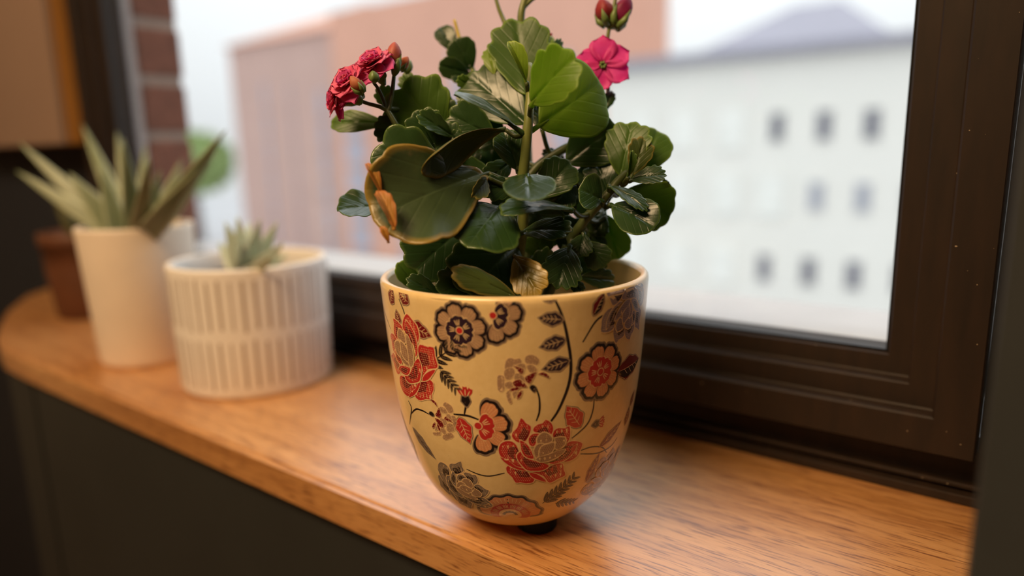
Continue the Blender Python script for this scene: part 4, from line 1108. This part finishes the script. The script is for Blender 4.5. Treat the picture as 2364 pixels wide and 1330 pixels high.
def bud(p, n, ln, R, mat, sep=True, lobes=4):
    n = np.array(n, float); n /= np.linalg.norm(n); c = at(*p); v = []; f = []; nn_, a, b = basis(n); N = 20
    prof_ = [(0, 0), (.12, .62), (.28, .92), (.45, 1.0), (.62, .92), (.8, .66), (.93, .34), (1.0, .05)]
    for t, q in prof_:
        for k in range(N):
            az = 2 * PI * k / N + t * 1.1; r = R * q * (1 + .07 * math.cos(lobes * az - t * 4)); v.append(c + n * ln * t + (a * math.cos(az) + b * math.sin(az)) * r)
    for i in range(len(prof_) - 1):
        for k in range(N): f.append((i * N + k, i * N + (k + 1) % N, (i + 1) * N + (k + 1) % N, (i + 1) * N + k))
    o = mesh_obj('bud', v, f, M[mat], kal, True)
    if sep:
        for k in range(4):
            az = 2 * PI * k / 4 + .3; rad = a * math.cos(az) + b * math.sin(az); t_ = np.cross(n, rad); g = Geo()
            pts = [c - n * ln * .10 + rad * R * .3, c + n * ln * .15 + rad * R * .90, c + n * ln * .5 + rad * R * 1.12]
            g.tube(pts, [R * .42, R * .38, R * .05], 8); g.build('sepal', M['sepal'], o, True)
    return o
bud((908, 152, -.010), dirn(.08, 1, .1), .0115, .0036, 'bud')
bud((908, 178, -.012), dirn(.35, 1, .2), .0095, .0022, 'sepal', False)
bud((834, 210, -.030), dirn(-.55, .75, .3), .0080, .0028, 'orangebud')
bud((866, 193, -.022), dirn(-.1, .7, .3), .0060, .0026, 'sepal', False)
bud((880, 185, -.010), dirn(.2, .9, .3), .0050, .0024, 'sepal', False)
bud((838, 228, -.018), dirn(-.5, -.2, .3), .0062, .0028, 'sepal', False)
bud((925, 158, -.002), dirn(.5, .8, .0), .0070, .0026, 'orangebud')
bud((936, 172, .012), dirn(.3, .9, .0), .0080, .0026, 'sepal', False)
bud((1402, 52, .018), dirn(-.28, 1, .1), .0130, .0048, 'redbud')
bud((1424, 56, .018), dirn(.42, 1, .0), .0165, .0050, 'purple')
bud((1256, 92, .026), dirn(.6, .4, .2), .0055, .0020, 'redbud')

# ------------------------------------------------------------------ white ribbed pot and its small succulent
M['white_pot'] = simple('matt_white_ceramic', srgb(232, 226, 220), .5, .03, 40)
M['stripe'] = simple('grey_brown_stripe', srgb(156, 136, 120), .6, .08, 60)
wx, wy, wr, wh = -.330, .057, .0655, .1065
wp = empty('striped_pot', (wx, wy, 0), 'white cylindrical pot with two tiers of thin vertical grey stripes', 'flower pot')
Geo().lathe([(0, .0), (wr * .93, .0), (wr * .955, .0012), (wr * .965, .004), (wr * .985, wh * .5), (wr, wh - .003), (wr, wh - .001), (wr - .001, wh), (wr - .0045, wh), (wr - .0055, wh - .001),
             (wr - .006, wh - .012), (wr - .008, .05), (0, .05)], wx, wy, 96).build('body', M['white_pot'], wp, True)
soil_disc('soil', wx, wy, wh - .016, wr - .0063, wp)
for tier, (za, zb) in enumerate(((.008, .050), (.056, .100))):
    for k in range(44):
        a = 2 * PI * (k + .37 * tier) / 44; w_ = .0019 / wr
        if k % 7 == 3: w_ *= .6
        rr_ = lambda z: np.interp(z, [.004, wh * .5, wh - .003], [wr * .965, wr * .985, wr])
        g = Geo(); v = []
        for z in (za + rng.uniform(0, .003), zb - rng.uniform(0, .003)):
            for da, dr in ((-w_ / 1.6, -.0004), (w_ / 1.6, -.0004), (w_ / 2, .0002), (-w_ / 2, .0002)):
                q = rr_(z) + dr; v.append((wx + q * math.cos(a + da), wy + q * math.sin(a + da), z))
        g.add(v, [(0, 1, 5, 4), (1, 2, 6, 5), (2, 3, 7, 6), (3, 0, 4, 7), (3, 2, 1, 0), (4, 5, 6, 7)])
        g.build('stripe', M['stripe'], wp)
def blade_material(name, c1, c2, c3, rough=.45):
    m, nt, b = new_mat(name); uv = nt.nodes.new('ShaderNodeUVMap'); uv.uv_map = 'leaf'; sx = nt.nodes.new('ShaderNodeSeparateXYZ'); nt.links.new(uv.outputs[0], sx.inputs[0])
    n = noise(nt, 30, 4, .6, mapping(nt)); bb_ = mth(nt, 'ABSOLUTE', mth(nt, 'SUBTRACT', sx.outputs['Y'], .5))
    c = mixc(nt, n.outputs['Fac'], c1, c2); fm = nt.nodes.new('ShaderNodeMapRange'); fm.inputs['From Min'].default_value = .30; fm.inputs['From Max'].default_value = .48
    nt.links.new(bb_, fm.inputs['Value']); c = mixc(nt, fm.outputs[0], c, c3); nt.links.new(c, b.inputs['Base Color']); b.inputs['Roughness'].default_value = rough
    return m
def blade(b, t, w, mat, parent, arch=.08, thick=.003, face=None, name='leaf'):
    b, t = np.array(b), np.array(t); a = t - b; L = np.linalg.norm(a); a /= L
    nh = np.array(face if face is not None else (CAM - b), float); nn_ = nh - a * nh.dot(a); nn_ /= np.linalg.norm(nn_); s = np.cross(nn_, a)
    v = []; f = []; uv = []; nu, N = 12, 12
    for i in range(nu + 1):
        u = i / nu; ww = w * ((1 - u) ** .75) * (.72 + .9 * u * (1 - u)) + .0004
        for k in range(N):
            q = 2 * PI * k / N; x = ww * math.cos(q); h = thick * (1 - u * .8) * math.sin(q) * (.6 if math.sin(q) > 0 else 1) + .30 * x * x / w
            v.append(b + a * L * u + s * x + nn_ * (h + arch * L * 4 * u * (1 - u))); uv.append((u, .5 + .5 * math.cos(q)))
    for i in range(nu):
        for k in range(N): f.append((i * N + k, i * N + (k + 1) % N, (i + 1) * N + (k + 1) % N, (i + 1) * N + k))
    f.append(tuple(range(N - 1, -1, -1))); f.append(tuple(range(nu * N, nu * N + N)))
    o = mesh_obj(name, v, f, mat, parent, True); me = o.data
    ul = me.uv_layers.new(name='leaf'); li = np.zeros(len(me.loops), dtype=np.int32); me.loops.foreach_get('vertex_index', li)
    ul.data.foreach_set('uv', np.array(uv)[li].ravel().astype(np.float32)); return o
M['echev'] = blade_material('pale_grey_green_leaf', srgb(168, 184, 166), srgb(190, 204, 186), srgb(206, 206, 186))
sx_, sy_, sz_ = wx - .002, wy - .002, wh - .014
su = empty('small_succulent', (sx_, sy_, sz_), 'small pale grey-green succulent with pointed leaves in the striped pot', 'succulent')
for k, (px, py, dy, w_, mt) in enumerate(((520, 512, -.015, .0075, 'echev'), (548, 500, -.008, .0075, 'echev'), (600, 506, -.012, .008, 'echev'), (640, 512, .004, .008, 'echev'), (655, 560, -.012, .0085, 'echev'),
                                          (628, 590, -.03, .0085, 'echev'), (505, 560, .0, .007, 'echev'), (575, 510, .012, .007, 'echev'), (560, 560, -.03, .0075, 'echev'), (665, 585, .006, .006, 'echev'))):
    tip = on_y((px, py), sy_ + dy); d = tip - np.array([sx_, sy_, sz_]); bs = np.array([sx_, sy_, sz_]) + np.array([d[0], d[1], 0]) * .15
    blade(bs, tip, w_ * 1.5, M[mt], su, .08, .0024)

# ------------------------------------------------------------------ tapered pot with spiky plant
M['plain_pot'] = simple('cream_matt_ceramic', srgb(230, 214, 196), .55, .04, 30)
ax, ay, ah = -.478, .034, .131
apot = empty('tapered_pot', (ax, ay, 0), 'plain cream tapered pot holding the spiky plant', 'flower pot')
prof_a = [(0, 0), (.0420, 0), (.0435, .0015), (.0445, .005), (.0510, ah - .003), (.0510, ah - .001), (.0500, ah), (.0470, ah), (.0462, ah - .001), (.0455, ah - .015), (.043, .07), (0, .07)]
Geo().lathe(prof_a, ax, ay, 80).build('body', M['plain_pot'], apot, True)
soil_disc('soil', ax, ay, ah - .014, .0452, apot)
M['aloe'] = blade_material('grey_green_spiky_leaf', srgb(96, 106, 72), srgb(128, 136, 102), srgb(176, 180, 146))
al_ = empty('spiky_plant', (ax, ay, ah - .013), 'spiky succulent with long pointed green leaves in the tapered pot', 'succulent')
for (px, py, dy, w_, mt) in ((45, 330, -.05, .011, 'aloe'), (38, 395, -.06, .011, 'aloe'), (190, 288, .03, .011, 'aloe'), (160, 400, -.035, .016, 'aloe'), (270, 305, .02, .011, 'aloe'), (285, 320, -.03, .012, 'aloe'),
                             (335, 335, .04, .010, 'aloe'), (345, 370, -.04, .013, 'aloe'), (370, 395, .0, .012, 'aloe'), (522, 300, .0, .014, 'aloe'), (500, 350, .04, .011, 'aloe'), (455, 395, -.03, .014, 'aloe'),
                             (230, 380, -.02, .013, 'aloe'), (110, 440, .0, .012, 'aloe'), (420, 370, .05, .011, 'aloe')):
    tip = on_y((px, py), ay + dy); c = np.array([ax, ay, ah - .016]); d = tip - c; h = np.array([d[0], d[1], 0]); bs = c + h / (np.linalg.norm(h) + 1e-6) * .012
    blade(bs, tip, w_, M[mt], al_, .03, .0042)

# ------------------------------------------------------------------ brown pot in the dark corner
M['brown_pot'] = simple('dark_brown_clay', srgb(96, 58, 36), .6, .2, 30)
bx_, by_ = -.735, .092
bp = empty('brown_pot', (bx_, by_, 0), 'dark brown clay pot standing in the shadowed end of the sill', 'flower pot')
Geo().lathe([(0, 0), (.040, 0), (.043, .002), (.049, .060), (.050, .088), (.053, .089), (.053, .104), (.052, .105), (.049, .105), (.047, .095), (.046, .06), (0, .06)], bx_, by_, 56).build('body', M['brown_pot'], bp, True)
soil_disc('soil', bx_, by_, .095, .0465, bp)
M['dim_leaf'] = blade_material('dark_olive_leaf', srgb(80, 80, 48), srgb(104, 102, 66), srgb(98, 90, 60))
dp = empty('dark_leafed_plant', (bx_, by_, .096), 'low dark olive plant in the brown clay pot', 'plant')
for k in range(11):
    a = 2 * PI * k / 11 + .2; r_ = rng.uniform(.022, .04); blade((bx_ + .008 * math.cos(a), by_ + .008 * math.sin(a), .094), (bx_ + r_ * math.cos(a), by_ + r_ * math.sin(a), rng.uniform(.13, .16)), .010, M['dim_leaf'], dp, .06, .0025, (math.cos(a + 1), math.sin(a + 1), .3))
